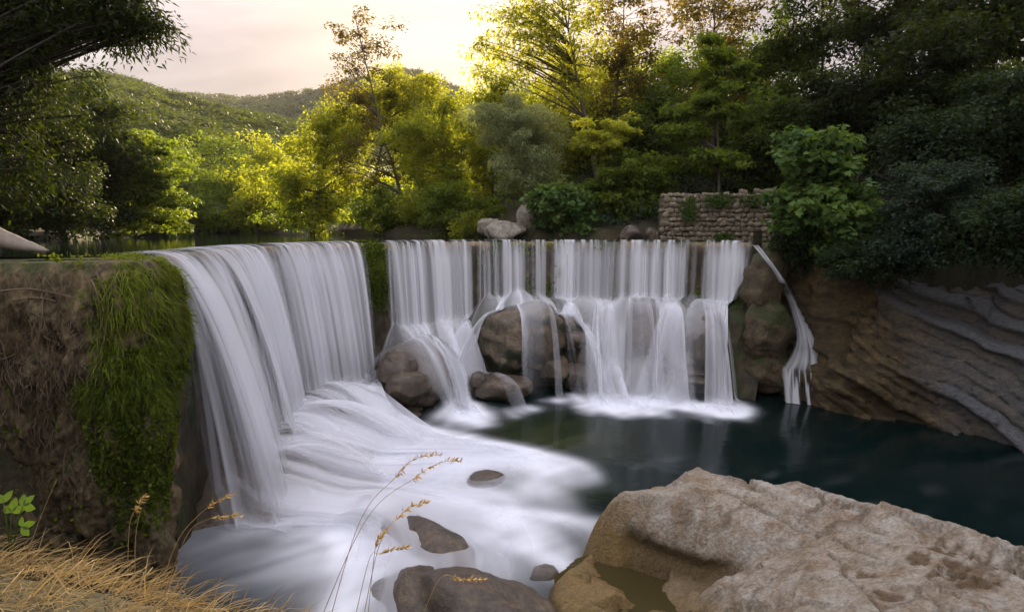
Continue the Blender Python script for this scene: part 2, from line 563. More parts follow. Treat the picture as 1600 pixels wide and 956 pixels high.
CLIFF_BASE = [tuple(at_z(x, y, POOL)[:2]) for x, y in ((1150, 598), (1190, 604), (1232, 618), (1290, 641), (1350, 652), (1430, 663), (1500, 679), (1560, 693), (1640, 716))] + [(19.2, 14.5), (20.0, 9.0), (19.0, 0.0), (18, -14)]
_cb = np.array(CLIFF_BASE)
_cb_n = right_normal(_cb)
CLIFF_BACK = [tuple(p) for p in (_cb - _cb_n * np.interp(np.arange(len(_cb)), [0, 1, 3, 12], [-1.3, 1.0, 3.4, 3.6])[:, None])]
RBANK = [(13.0, 26.6), (13.6, 29.0), (15.6, 31.8), (15.6, 32.85), (8.3, 32.95), (5.0, 34.2), (-1.0, 37.0), (-4, 41), (-9.3, 45.5), (-15, 53), (-22, 64), (-34, 80), (-52, 100)]
LBANK = [(-70, 100), (-52, 80), (-40, 62), (-33.5, 52), (-30.0, 41.5), (-23.5, 28), (-18.5, 15), (-17, 10.3), (-9.5, 10.9), (-8, 11.4)]
NEAR = [(-12.5, 8.6), (-6.5, 5.6), (-3.6, 3.5), (-2.2, 3.15), (-1.5, 2.95), (-1.05, 2.75), (-.55, 2.4), (.9, 1.2), (2.4, -2.0), (3.2, -14)]
river_poly = [tuple(p) for p in cp[::40]] + RBANK + LBANK
basin_poly = [tuple(p) for p in cp[::40]] + CLIFF_BACK + NEAR[::-1] + [(-9, 10.8)]


def ground_h(P):
    inr, inb = inside(P, river_poly), inside(P, basin_poly)
    dr = np.minimum(poly_dist(P, RBANK), poly_dist(P, CLIFF_BACK))
    dl = np.minimum(poly_dist(P, LBANK), poly_dist(P, [(-34, 12), (-17, 10.3)]))
    dcr = poly_dist(P, [tuple(p) for p in cp[::80]])
    dn = poly_dist(P, NEAR)
    n = fbm(np.stack([P[:, 0] * .12, P[:, 1] * .12, P[:, 0] * 0], -1), 4, 5)
    right = dr < dl
    dside = np.minimum(dr, dl)
    up = .35 + .16 * np.minimum(dside, 60) + np.where(right, .26 * np.minimum(dside, 30), 0) + n * np.minimum(.25 + dside * .06, 2.2)
    up = np.where((P[:, 1] < 11) & (P[:, 0] < 3), -1.34 + .06 * n + .06 * np.maximum(-P[:, 0] - 2, 0) - .02 * np.minimum(P[:, 1], 0), up)
    near_edge = (P[:, 1] < 11) & (P[:, 0] < 3.5)
    up = np.where(near_edge, up - .35 * np.exp(-dn / .25), up)
    h = up
    h = np.where(inr, np.maximum(-1.6, -.25 - .5 * np.minimum(dl, dr)), h)
    h = np.where(inr & (dcr < 2.2), -9 + 3.4 * np.clip(dcr - .2, 0, 2.2), h)
    h = np.where(inb, -8.6, h)
    return h


def warp_axis(lo, hi, c0, c1, fine, n_out):
    a = np.arange(c0, c1, fine)
    lft = c0 - np.geomspace(fine, c0 - lo, n_out)[::-1]
    rgt = c1 + np.geomspace(fine, hi - c1, n_out)
    return np.concatenate([lft, a, rgt])


gx = warp_axis(-2600, 2600, -32, 32, .40, 34)
gy = warp_axis(-2600, 3200, -5, 58, .40, 34)
GX, GY = np.meshgrid(gx, gy)
Pg = np.stack([GX.ravel(), GY.ravel()], -1)
Hg = ground_h(Pg)
me = new_mesh('ground', np.column_stack([Pg, Hg]), [gfaces(len(gy), len(gx))])
obj('ground', me, M_SOIL, kind='structure')

# upper river: one flat sheet that ends just behind the crest
rv = [tuple(p) for p in (cp - cn * .25)[::10]]
me = bpy.data.meshes.new('river')
ring = rv + [(14.2, 29), (16.2, 33.2), (8, 33.4), (5, 35.2), (0, 39), (-3, 44), (-8, 48), (-13, 56), (-20, 68), (-50, 104), (-74, 104), (-44, 60), (-34, 40), (-26, 26), (-19, 13.5), (-13.5, 10.8), (-9.2, 11.5), (-8.6, 12.2)]
me.from_pydata([(x, y, .0) for x, y in ring], [], [list(range(len(ring)))])
me.update()
obj('river', me, M_RIVER, kind='structure')


# ------------------------------------------------------------------ the weir wall
def swept_wall(P, Nn, zs, off, disp, top_back=1.6, top_n=8):
    """rows: from behind the crest, over the lip, down the face.  off(s,z) outward offset, disp noise"""
    rows = []
    for k in range(top_n):
        d = -top_back + top_back * k / top_n
        rows.append((d, -.03 - .05 * (k / top_n) ** 3))
    rows += [(-.06, -.10), (.0, -.2)]
    V, Z, D = [], [], []
    for d, z in rows:
        V.append(np.column_stack([P + Nn * d, np.full(len(P), z)]))
        D.append(np.full(len(P), max(0, 1 + d / .5) * .35))
    for z in zs:
        V.append(np.column_stack([P + Nn * off(z)[:, None], np.full(len(P), z)]))
        D.append(np.full(len(P), min(1, .35 + -z * .8)))
    V, D = np.array(V), np.array(D)
    n3 = np.column_stack([Nn, np.zeros(len(P))])
    V = V + n3[None] * (disp(V) * D)[..., None]
    V[..., 2] += .03 * fbm(V * 5, 3, 9) * np.minimum(D * 3, 1)
    return V


def s_at(px):
    """arc length of the crest at a photograph column"""
    pr = 800 + FPX * cp[:, 0] / (cp[:, 1] * CP + .56 * SP)
    return float(cs[np.argmin(np.abs(pr - px) + (cs < .3) * 1e3)])


sA, sB, sC, sD = s_at(565), s_at(598), s_at(752), s_at(1100)


def shelf_z(s):
    return np.interp(s, [sA - .5, sB + .3, sC - .8, sC + .3, sC + 3.0, sC + 4.4, sD, LEN], [-6.6, -3.75, -3.7, -2.55, -2.6, -2.75, -2.6, -3.2]) + .25 * n1(s * .9, 61)


def wall_off(s, z):
    zz = shelf_z(s)
    return .04 + .03 * -z + 1.15 * sstep(0.0, .8, zz - z) * sstep(sA - .5, sB + .4, s) + .25 * np.maximum(zz - .8 - z, 0) * sstep(sA - .5, sB + .4, s)


ws, wp = resample(CREST, .09)
wn_ = right_normal(wp)
zs = np.linspace(-.32, -7.6, 84)
V = swept_wall(wp, wn_, zs, lambda z: wall_off(ws, np.full(len(ws), z)),
               lambda V: .22 * fbm(V * np.array([.9, .9, .5]), 4, 3) + .12 * fbm(V * np.array([3.4, 3.4, 1.4]), 4, 8))
tone = np.zeros(V.shape[:2])
lipn = fbm(V * np.array([2, 2, 6]), 3, 21)
tone[:] = sstep(-.55, -.12, V[..., 2] + .25 * lipn) * .75                  # bare stone lip along the crest
weir = obj('weir', None, label='curved mossy stone weir that the river pours over', cat='weir')
obj('weir_wall', new_mesh('weir_wall', V.reshape(-1, 3), [gfaces(*V.shape[:2])[:, ::-1]], {'tone': tone.ravel()}), M_WEIR, weir)

# dry tufa wall that closes the weir on the left
TUFA = [(-20, 9.3), (-15, 9.6), (-11.5, 10.0), (-9.3, 10.45), (-8.1, 10.75), (-7.5, 10.95), (-7.22, 11.3), (-7.35, 11.9), (-7.8, 12.6), (-8.3, 13.2)]
ts, tp = resample(TUFA[1:], .05)
tn = right_normal(tp)
zt = np.linspace(-.26, -7.0, 140)
bul = lambda z: np.full(len(tp), .12 * math.exp(-((z + 1.1) / .9) ** 2) - .10 * max(0, -z - 1.9) + .015 * max(0, -z - 4) ** 2)
drip = lambda V: (.34 * fbm(V * np.array([1.3, 1.3, .6]), 4, 31) + .42 * np.abs(fbm(V * np.array([4.0, 4.0, .9]), 3, 33)) + .16 * np.abs(fbm(V * np.array([11, 11, 2.6]), 3, 35)) + .05 * fbm(V * np.array([20, 20, 14]), 2, 36))
V = swept_wall(tp, tn, zt, bul, drip, 2.2, 14)
tufa_V = V
tufa = obj('tufa_wall', None, label='dry brown tufa wall hung with roots at the end of the weir', cat='rock wall')
obj('wall_face', new_mesh('wall_face', V.reshape(-1, 3), [gfaces(*V.shape[:2])[:, ::-1]], {'tone': np.zeros(V.shape[:2]).ravel()}), M_TUFA, tufa)

# ------------------------------------------------------------------ boulders under and beside the cascades
BOULD = []          # analytic ellipsoids, used for the flowing water too


def ico(sub):
    import bmesh
    bm = bmesh.new()
    bmesh.ops.create_icosphere(bm, subdivisions=sub, radius=1.0)
    v = np.array([x.co[:] for x in bm.verts])
    f = np.array([[w.index for w in x.verts] for x in bm.faces])
    bm.free()
    return v, f


ICO = {k: ico(k) for k in (2, 3, 4, 5)}


def boulder(c, r, rot=0.0, mat=None, label=None, seed=0, sub=4, rough=.16, sq=.75, water=True, group=None, tilt=0.0):
    v, f = ICO[sub]
    n = v.copy()
    u = np.sign(v) * np.abs(v) ** sq                      # boxier than a ball
    u /= np.maximum(np.linalg.norm(u, axis=1, keepdims=True) ** .55, 1e-6)
    fr = np.random.default_rng(seed * 7 + 3)
    for _ in range(16):
        fd = fr.normal(size=3)
        fd /= np.linalg.norm(fd)
        ex = np.maximum(u @ fd - fr.uniform(.70, .96), 0)
        u = u - (ex * .85)[:, None] * fd
    rr = np.array(r)
    P = u * rr
    w = P / max(r)
    dsp = rough * max(r) * (.75 * fbm(w * 1.5 + seed * 3.1, 4, seed) + .45 * (.5 - np.abs(fbm(w * 4 + seed, 4, seed + 5))) + .16 * fbm(w * 13 + seed, 3, seed + 6))
    lay = np.sin((P[:, 2] + .35 * P[:, 0] + .25 * fbm(w * 2, 2, seed + 2)) * 7.0)
    P = P + n * (dsp + .025 * max(r) * lay)[:, None]
    ca, sa = math.cos(rot), math.sin(rot)
    ct, st = math.cos(tilt), math.sin(tilt)
    P = np.column_stack([P[:, 0] * ct + P[:, 2] * st, P[:, 1], -P[:, 0] * st + P[:, 2] * ct])
    P = np.column_stack([P[:, 0] * ca - P[:, 1] * sa, P[:, 0] * sa + P[:, 1] * ca, P[:, 2]])
    me = new_mesh('boulder', P, [f], {'damp_dark': np.zeros(len(P)), 'tone': np.zeros(len(P))})
    o = obj('boulder', me, mat or M_WETROCK, label=label, cat='boulder', group=group, loc=tuple(c))
    if water:
        BOULD.append((P + np.array(c, float), f))
    return o


def BP(px, py, Y, r, **kw):
    return boulder(at_y(px, py, Y), r, **kw)


# big dome in front of the back wall, and its neighbours
BP(795, 540, 27.0, (1.35, 1.9, 1.9), mat=M_MOSSROCK, seed=1, sub=5, rough=.10, label='big dark dome boulder with green drip, water spilling over its shoulder')
BP(842, 530, 27.1, (1.2, 1.7, 1.8), mat=M_MOSSROCK, seed=2, sub=5, rough=.10, rot=.3, label='tall tan-topped mossy boulder leaning against the big dome boulder')
BP(786, 604, 25.0, (1.35, .95, .62), seed=3, sub=4, label='low flat brown boulder in the pool below the dome boulder')
BP(748, 598, 25.2, (.55, .6, .55), seed=4, label='small rounded brown boulder half under foam beside the low flat boulder')
BP(884, 508, 27.2, (.62, .6, .55), mat=M_MOSSROCK, seed=5, label='small dark-topped boulder wedged high beside the tan-topped boulder')
BP(897, 532, 27.0, (.72, .6, .55), seed=6, label='tan rounded boulder just under the small dark-topped boulder')
BP(866, 578, 26.4, (.85, .75, .75), mat=M_MOSSROCK, seed=7, label='dark boulder at the pool edge under the tan-topped boulder')
BP(903, 588, 26.6, (.8, .7, .7), seed=8, label='wet brown boulder at the pool edge with thin water running over it')
# right hand pile, mostly under water
for k, (px, py, Y, r, ro) in enumerate((
        (955, 525, 28.0, (1.3, 1.3, 1.6), .1), (1000, 520, 27.7, (1.0, 1.5, 1.75), 0), (1052, 520, 27.3, (1.35, 1.5, 1.45), .2),
        (1105, 530, 26.6, (1.0, 1.4, 1.6), -.2), (960, 580, 26.9, (1.2, .9, .9), .2), (1015, 585, 26.6, (1.1, .9, 1.0), 0), (925, 545, 27.3, (.9, .9, 1.2), 0))):
    BP(px, py, Y, r, seed=20 + k, rot=ro, sub=4, group='rock pile under the straight cascade',
       label=('tallest wet rock of the cascade pile, next to the small dark-topped boulder', 'narrow wet rock under the middle of the straight cascade', 'broad wet rock of the pile above the thin tilted slabs', 'wet rock of the pile under the leaping end jet',
              'low wet rock at the pool under the tallest rock of the pile', 'low wet rock at the pool next to the thin tilted slabs', 'wet rock of the pile between the tan rounded boulder and the tallest one')[k])
for k, (px, py, Y, r) in enumerate(((1060, 572, 26.2, (1.5, 1.0, .28)), (1070, 588, 26.0, (1.6, 1.0, .28)), (1055, 555, 26.4, (1.4, .9, .3)))):
    BP(px, py, Y, r, seed=40 + k, rot=-.25, tilt=.16, sub=4, rough=.05, mat=M_MOSSROCK, group='thin slabs at the foot of the cascade',
       label=('middle thin tilted rock slab at the foot of the cascade', 'lowest thin tilted rock slab, touching the pool', 'topmost thin tilted rock slab under the cascade')[k])
# mossy buttress between the last jet and the chute
for k, (px, py, Y, r, lab) in enumerate(((1194, 445, 25.8, (1.0, 1.1, 1.7), 'upper mossy brown rock of the buttress at the end of the weir'), (1200, 515, 25.4, (1.15, 1.1, 1.7), 'middle mossy rock of the buttress beside the leaping jet'), (1200, 575, 25.6, (1.25, 1.1, 1.1), 'lowest layered brown rock of the buttress at the pool'))):
    BP(px, py, Y, r, seed=90 + k, sub=5, rough=.13, mat=M_MOSSY, label=lab)
BUTT = BOULD[-3:]
# hump on the bend of the weir
BP(655, 580, 25.5, (1.75, 2.3, 1.8), seed=50, sub=5, rough=.08, label='broad brown hump of rock under the white water at the weir bend')
BP(618, 578, 23.6, (.95, .9, .75), seed=51, label='wet brown boulder at the shoulder of the hump by the curtain')
BP(640, 605, 22.9, (.95, .8, .7), seed=52, rot=.5, label='bare brown boulder leaning out of the foam below the hump')
# apron under the left curtain
boulder((-2.7, 13.4, -7.42), (3.2, .85, .85), rot=-.78, seed=62, sub=5, rough=.06, label='long slanting brown rock rising through the foam')
boulder((-1.2, 10.5, -7.32), (2.7, 1.15, 1.05), rot=-.5, seed=64, sub=5, rough=.07, label='brown rounded rock under a thin veil behind the dry grass')
boulder((-.75, 16.4, -7.18), (.66, .55, .42), seed=65, sub=4, water=False, label='small brown rock alone in the swirling foam')
boulder((.72, 11.7, -7.12), (.42, .34, .26), seed=66, sub=3, water=False, label='small brown stone in the foam beside the pale boulder')

# ------------------------------------------------------------------ stone the lower water runs over (height field used by the flow)
hx0, hx1, hy0, hy1, hd = -11.0, 21.0, 7.0, 31.0, .08
hxs, hys = np.arange(hx0, hx1, hd), np.arange(hy0, hy1, hd)
HX, HY = np.meshgrid(hxs, hys)
leftd = HX - np.interp(HY, [11, 14, 18.6, 21.8, 25.4], [-7.8, -8.2, -8.9, -8.6, -7.0])
apron = POOL - .45 + 1.95 * np.clip(1 - leftd / 6.8, 0, 1) ** 1.15 * sstep(12.0, 16.5, HY) * (1 - sstep(23, 26, HY))
apron += (.30 * fbm(np.stack([HX * .45, HY * .45, HX * 0], -1), 2, 71) + .06 * fbm(np.stack([HX * 1.4, HY * 1.4, HX * 0], -1), 2, 72)) * sstep(7.5, 4, leftd)
HF = np.maximum(apron, POOL)
for bv, bf in BOULD:                                      # rasterise the rocks' upper surface
    tri = bv[bf]
    wts = np.array([[1, 0, 0], [0, 1, 0], [0, 0, 1], [.5, .5, 0], [0, .5, .5], [.5, 0, .5], [1 / 3, 1 / 3, 1 / 3]])
    pts = np.einsum('wk,tkc->twc', wts, tri).reshape(-1, 3)
    ii = ((pts[:, 0] - hx0) / hd + .5).astype(int)
    jj = ((pts[:, 1] - hy0) / hd + .5).astype(int)
    ok = (ii >= 0) & (ii < HF.shape[1]) & (jj >= 0) & (jj < HF.shape[0])
    np.maximum.at(HF, (jj[ok], ii[ok]), pts[ok, 2])


def blur(A, n):
    for _ in range(n):
        A = (A + np.roll(A, 1, 0) + np.roll(A, -1, 0)) / 3
        A = (A + np.roll(A, 1, 1) + np.roll(A, -1, 1)) / 3
    return A


_P = np.column_stack([HX.ravel(), HY.ravel()])
bd, bs = np.full(HX.size, 1e9), np.zeros(HX.size)
for kk in range(0, len(cp), 8):
    d_ = (_P[:, 0] - cp[kk, 0]) ** 2 + (_P[:, 1] - cp[kk, 1]) ** 2
    m_ = d_ < bd
    bd[m_] = d_[m_]
    bs[m_] = cs[kk]
bd = np.sqrt(bd)
sz = shelf_z(bs)
shelf = sz - .10 - .22 * bd - 3.2 * np.maximum(bd - 1.25, 0)
shelf = np.where((bs > sA - .3) & (bd < 3), shelf, -99).reshape(HX.shape)
HF = np.maximum(HF, shelf)
for _ in range(1):
    HF = np.maximum.reduce([HF] + [np.roll(HF, s_, ax_) for s_ in (1, -1) for ax_ in (0, 1)])
HF = blur(HF, 2)
GHy, GHx = np.gradient(HF, hd)
me = new_mesh('river_bed', np.column_stack([HX[::4, ::4].ravel(), HY[::4, ::4].ravel(), apron[::4, ::4].ravel() - .04]), [gfaces(*HX[::4, ::4].shape)])
obj('river_bed', me, M_BED, kind='structure')


def samp(A, x, y):
    fx = np.clip((x - hx0) / hd, 0, A.shape[1] - 1.01)
    fy = np.clip((y - hy0) / hd, 0, A.shape[0] - 1.01)
    i, j = fx.astype(int), fy.astype(int)
    a, b = fx - i, fy - j
    return (A[j, i] * (1 - a) * (1 - b) + A[j, i + 1] * a * (1 - b) + A[j + 1, i] * (1 - a) * b + A[j + 1, i + 1] * a * b)


FOAM = np.zeros_like(HF)


def flow(name, label, s0, s1, v0, dens, seed, ds=.031, t_after=2.2, kick=.14, spread=.5, lift=0.05, strength=1.0, back=.9, parent=None, pfade=.42, drag=1.5, side=.72, bounce=0.0, cur=(0, 0), soft=0, tear=0.0, boost=0.0, fine=False):
    """white water as one silky sheet: every column of the mesh is a traced path of falling, sliding, spreading water"""
    s = np.arange(s0, s1, ds)
    n = len(s)
    X = np.stack([np.interp(s, cs, cp[:, 0]), np.interp(s, cs, cp[:, 1])], -1)
    Nn = np.stack([np.interp(s, cs, cn[:, 0]), np.interp(s, cs, cn[:, 1])], -1)
    Nn /= np.linalg.norm(Nn, axis=1, keepdims=True)
    vel0 = v0(s)
    rows, ph = [], []
    for k in range(7):
        d = -back + back * (k / 7) + .05
        e = (k / 7)
        rows.append(np.column_stack([X + Nn * d, np.full(n, .018 + .02 * e - .07 * e ** 3) + .012 * n1(s * 3, seed + 3)]))
        ph.append(np.full((n,), -1.0 + e))
    P = np.column_stack([X + Nn * .06, np.full(n, -.045)])
    lat = n1(s * 1.6, seed + 40) * .12 + n1(s * 5, seed + 41) * .12
    Tg = np.stack([-Nn[:, 1], Nn[:, 0]], -1)
    Vv = np.column_stack([Nn * vel0[:, None] + Tg * lat[:, None], np.full(n, -.25)])
    hit = np.zeros(n)
    pool = np.zeros(n)
    hits, pools = [np.zeros(n)] * 8, [np.zeros(n)] * 8
    rows.append(P.copy())
    ph.append(np.zeros(n))
    dt, sub = .034, 2
    steps = int((1.25 + t_after) / dt)
    for k in range(steps):
        for q in range(sub):
            h = dt / sub
            Vv[:, 2] -= 9.81 * h
            P = P + Vv * h
            # keep outside the wall face
            dd = ((P[:, :2] - X) * Nn).sum(1)
            need = .06 + np.where(P[:, 2] > shelf_z(s), wall_off(s, P[:, 2]), 0)
            fix = (dd < need) & (hit == 0)
            P[fix, :2] += Nn[fix] * (need - dd)[fix, None]
            H = samp(HF, P[:, 0], P[:, 1]) + lift
            low = P[:, 2] < H
            if low.any():
                gx_, gy_ = samp(GHx, P[:, 0], P[:, 1]), samp(GHy, P[:, 0], P[:, 1])
                g2 = np.sqrt(gx_ ** 2 + gy_ ** 2)
                lim = np.minimum(1, 2.2 / (g2 + 1e-6))
                gx_, gy_ = gx_ * lim, gy_ * lim
                gt = (gx_ * Tg[:, 0] + gy_ * Tg[:, 1]) * side
                gx_, gy_ = gx_ - Tg[:, 0] * gt, gy_ - Tg[:, 1] * gt
                Nz = 1 / np.sqrt(1 + gx_ ** 2 + gy_ ** 2)
                N3 = np.stack([-gx_ * Nz, -gy_ * Nz, Nz], -1)
                vn_ = (Vv * N3).sum(1)
                imp = low & (vn_ < 0)
                first = imp & (hit == 0)
                sp = np.abs(Vv[:, 2])
                Vv[imp] -= N3[imp] * vn_[imp, None]
                if first.any():
                    f = kick * sp[first] * (1 + .5 * n1(s[first] * 2.5, seed + 9))
                    Vv[first, :2] += Nn[first] * f[:, None] + Tg[first] * (spread * n1(s[first] * 1.3, seed + 11))[:, None]
                if bounce and first.any():
                    q_ = s[first]
                    Vv[first, 2] = bounce * (.6 + .6 * n1(q_ * 1.4, seed + 21) + .3 * n1(q_ * 4, seed + 22))
                    Vv[first, :2] *= (.75 + .35 * n1(q_ * 2.5, seed + 23))[:, None]
                    P[first, 2] = H[first] + .001
                    low = low & ~first
                    hit[first] += h
                Vv[low, 0] += cur[0] * h
                Vv[low, 1] += cur[1] * h
                Vv[low] *= math.exp(-drag * h)
                P[low, 2] = H[low]
                hit[low] += h
                onp = low & (H < POOL + lift + .03)
                pool[onp] += h
                if onp.any():
                    Vv[onp] *= math.exp(-.5 * h)
                    Vv[onp, 2] = 0
        rows.append(P.copy())
        ph.append(np.full(n, (k + 1) * dt))
        hits.append(hit.copy())
        pools.append(pool.copy())
        onp = pool > 0
        if onp.any():
            i = np.clip(((P[onp, 0] - hx0) / hd).astype(int), 0, HF.shape[1] - 1)
            j = np.clip(((P[onp, 1] - hy0) / hd).astype(int), 0, HF.shape[0] - 1)
            np.add.at(FOAM, (j, i), np.clip(dens(s[onp]), 0, 1) * strength * np.exp(-pool[onp] / 1.2) * ds / .026)
    R = np.array(rows)
    ph = np.array(ph)
    hits, pools = np.array(hits), np.array(pools)
    # smooth sideways a little so the sheet stays silky
    for _ in range(2):
        R[8:, 1:-1] = .5 * R[8:, 1:-1] + .25 * (R[8:, 2:] + R[8:, :-2])
    for it in range(soft):
        w_ = np.clip(hits[:, 1:-1] * 6, 0, 1)[..., None]
        R[:, 1:-1] = (1 - .5 * w_) * R[:, 1:-1] + .25 * w_ * (R[:, 2:] + R[:, :-2])
    gap = np.linalg.norm(np.diff(R, axis=1), axis=2)
    gap = np.concatenate([gap[:, :1], np.maximum(gap[:, 1:], gap[:, :-1]), gap[:, -1:]], 1)
    ratio = np.clip(ds * 1.3 / np.maximum(gap, 1e-4), 0, 1)
    ss = s[None] + .05 * fbm(np.stack([np.broadcast_to(s[None] * 1.1, ph.shape), ph * 1.1, ph * 0 + seed], -1), 2, seed)
    fall = sstep(.0, .45, ph)
    c1 = n1(ss * 1.1, seed + 1, 2)
    c2 = n1(ss * 4.5, seed + 2, 2)
    c3 = n1(ss * 10.0, seed + 5, 2)
    col = .80 * c1 + .46 * c2 + .17 * c3
    if fine:
        col = .25 * c1 + .55 * c2 + .55 * n1(ss * 7.0, seed + 6, 2)
    base = dens(s)[None]
    a = sstep(.05, .95, base + .90 * col)
    thin = 1 - fall                                            # glassy and streaky where it slips over the lip
    a = a * (1 - thin) + thin * sstep(.22, 1.0, base * .6 + 1.0 * (.3 * c1 + .45 * c2 + .8 * c3)) * .72
    a *= sstep(-1.02, -.55, ph + .25 * n1(s * 2.1, seed + 13)[None])
    soft_ = sstep(.1, .5, hits) * (.85 if soft else 0)
    wet = sstep(0, .25, hits)
    bil = fbm(R * np.array([.7, .7, 1.0]), 3, seed + 51)
    calm = np.clip(a * 1.15 + .12 + boost, 0, 1) * (1 - soft_) + soft_ * np.clip(.70 + .22 * (a - .5) + .55 * bil, .08, 1)
    a = a * (1 - wet) + wet * calm
    if tear:                                                # rock shows between the strands
        tn3 = fbm(np.stack([ss * 1.25, R[..., 2] * .22 + ph * 0, ph * 0 + seed], -1), 3, seed + 61) + .35 * c2
        a *= 1 - wet * tear * (1 - sstep(-.30, .22, tn3))
    a *= np.clip(ratio ** .55, 0, 1) * (gap < .55)
    a *= np.exp(-np.maximum(pools - .15, 0) / pfade)
    a *= 1 - sstep(.75, 1.0, (np.arange(len(ph)) / len(ph))[:, None] + .1 * n1(s * 2, seed)[None])
    if soft > 100:                                           # the curtain dissolves into its own spray at the foot
        first_r = np.argmax(hits > 0, axis=0)
        rw = np.arange(len(ph))[:, None] - first_r[None]
        a *= 1 - .45 * np.exp(-((rw + 1) / 4.5) ** 2) * (hits.max(0) > 0)[None]
    edge = np.minimum(np.arange(n), np.arange(n)[::-1]) * ds
    a *= sstep(0, .5, edge[None] + .22 * n1(s * 6, seed + 31)[None])
    a = np.clip(a * strength, 0, .97)
    fs = gfaces(*a.shape)
    keep = a.ravel()[fs].max(1) > .012
    fs = fs[keep]
    used = np.unique(fs)
    remap = np.full(a.size, -1)
    remap[used] = np.arange(len(used))
    me = new_mesh('water_sheet', R.reshape(-1, 3)[used], [remap[fs]], {'alpha': a.ravel()[used]})
    if parent is None:
        return obj(name, me, M_VEIL, label=label, cat='waterfall')
    return obj('water_sheet', me, M_VEIL, parent)


def gaus(s, c, w):
    return np.exp(-((s - c) / w) ** 2)


# tall curtain of the left arm
lc = obj('waterfall_curtain', None, label='tall smooth white curtain of water falling from the near arm of the weir', cat='waterfall')
d_l = lambda s: .70 - .42 * (1 - sstep(.2, 1.6, s)) - .25 * sstep(sA - .6, sA, s)
flow('', '', .1, sA + .1, lambda s: 2.05 - .85 * sstep(1.5, 8, s) + .42 * n1(s * .8, 1) + .20 * n1(s * 3.0, 2) - .5 * (1 - sstep(0, 1.2, s)), d_l, 100, parent=lc, kick=.20, t_after=3.4, pfade=1.0, drag=.9, cur=(-.15, -1.3), soft=260)
flow('', '', .3, sA, lambda s: 1.6 - .7 * sstep(1.5, 8, s) + .25 * n1(s * .9, 11) + .16 * n1(s * 4.2, 12) - .4 * (1 - sstep(0, 1.2, s)), lambda s: d_l(s) - .22, 200, parent=lc, kick=.30, lift=.13, t_after=3.4, pfade=1.0, drag=.8, cur=(-.15, -1.5), soft=260)
flow('', '', .2, sA, lambda s: 1.6 - .6 * sstep(2, 9, s) + .3 * n1(s * 1.1, 17), lambda s: .42 + 0 * s, 260, parent=lc, kick=.16, t_after=1.9, pfade=.8, drag=.9, bounce=2.9, strength=.7, ds=.042, cur=(-.15, -1.3), soft=40)
flow('', '', .4, sA, lambda s: 1.25 - .4 * sstep(2, 9, s) + .3 * n1(s * 1.3, 18), lambda s: .36 + 0 * s, 280, parent=lc, kick=.10, t_after=1.5, pfade=.6, drag=.9, bounce=2.0, strength=.7, ds=.042, cur=(-.15, -1.3), soft=40)
flow('', '', .05, 2.6, lambda s: .55 + .25 * n1(s * 2, 15), lambda s: .22 + 0 * s, 250, parent=lc, t_after=.5)
# bend of the weir, landing on the hump
bc = obj('waterfall_curtain', None, label='streaky white curtain at the bend of the weir landing on the brown hump', cat='waterfall')
d_b = lambda s: .52 + .25 * gaus(s, (sB + sC) / 2 - .3, 1.2) - .2 * sstep(sC - .8, sC, s)
flow('', '', sB, sC + .2, lambda s: .80 + .2 * n1(s * .9, 21) + .18 * n1(s * 3.5, 22) + .05 * n1(s * 13, 24), d_b, 300, parent=bc, kick=.18, tear=.45, spread=1.0, side=.5, boost=.2)
flow('', '', sB - .1, sC, lambda s: .55 + .1 * n1(s * 2, 25) + .1 * n1(s * 6, 26), lambda s: d_b(s) - .35, 320, parent=bc, kick=.16, lift=.1)
# straight back of the weir
kc = obj('waterfall_curtain', None, label='row of thin separate white streams down the straight back of the weir', cat='waterfall')
d_k = lambda s: .34 + .30 * n1(s * .9, 31) - .12 * gaus(s, sC + .9, .9)
flow('', '', sC, sD, lambda s: .42 + .15 * n1(s * 1.3, 33) + .22 * n1(s * 5, 34), d_k, 400, parent=kc, kick=.10, ds=.03, tear=.85, spread=1.2, side=.45, boost=.25)
flow('', '', sC - .3, sD, lambda s: .55 + .10 * n1(s * 2, 35) + .22 * n1(s * 7, 36), lambda s: d_k(s) - .14, 420, parent=kc, kick=.17, lift=.11, ds=.03, tear=.85, spread=1.3, side=.45, boost=.25)
flow('', '', sB - .2, sD + .6, lambda s: .34 + .08 * n1(s * 3, 37), lambda s: .20 + .12 * n1(s * 1.7, 38), 440, parent=kc, kick=.08, lift=.08, ds=.034, tear=.8, spread=1.0, side=.4, fine=True, strength=.85)
# strong jet at the right end
rc = obj('waterfall_curtain', None, label='broad white jet leaping out at the cliff end of the weir', cat='waterfall')
flow('', '', sD - .15, s_at(1178), lambda s: .62 + .30 * n1(s * 1.4, 41) + .15 * n1(s * 6, 42), lambda s: .55 + .3 * gaus(s, s_at(1140), .7), 500, parent=rc, kick=.08, tear=.5, spread=1.0, side=.5, boost=.2)
flow('', '', sD, s_at(1176), lambda s: .45 + .2 * n1(s * 2.4, 43), lambda s: .35 + 0 * s, 520, parent=rc, kick=.15, lift=.1, tear=.6)

# ------------------------------------------------------------------ the pool
foam = blur(FOAM, 3)
wide = blur(FOAM, 16)
st = fbm(np.stack([(HX * .8 + HY * .55) * .7, (HX * -.55 + HY * .8) * 3.0, HX * 0], -1), 4, 77)
fm = 1 - np.exp(-(foam * .5 + wide * .65))
fm = np.clip(fm * (1 + .35 * st), 0, 1)
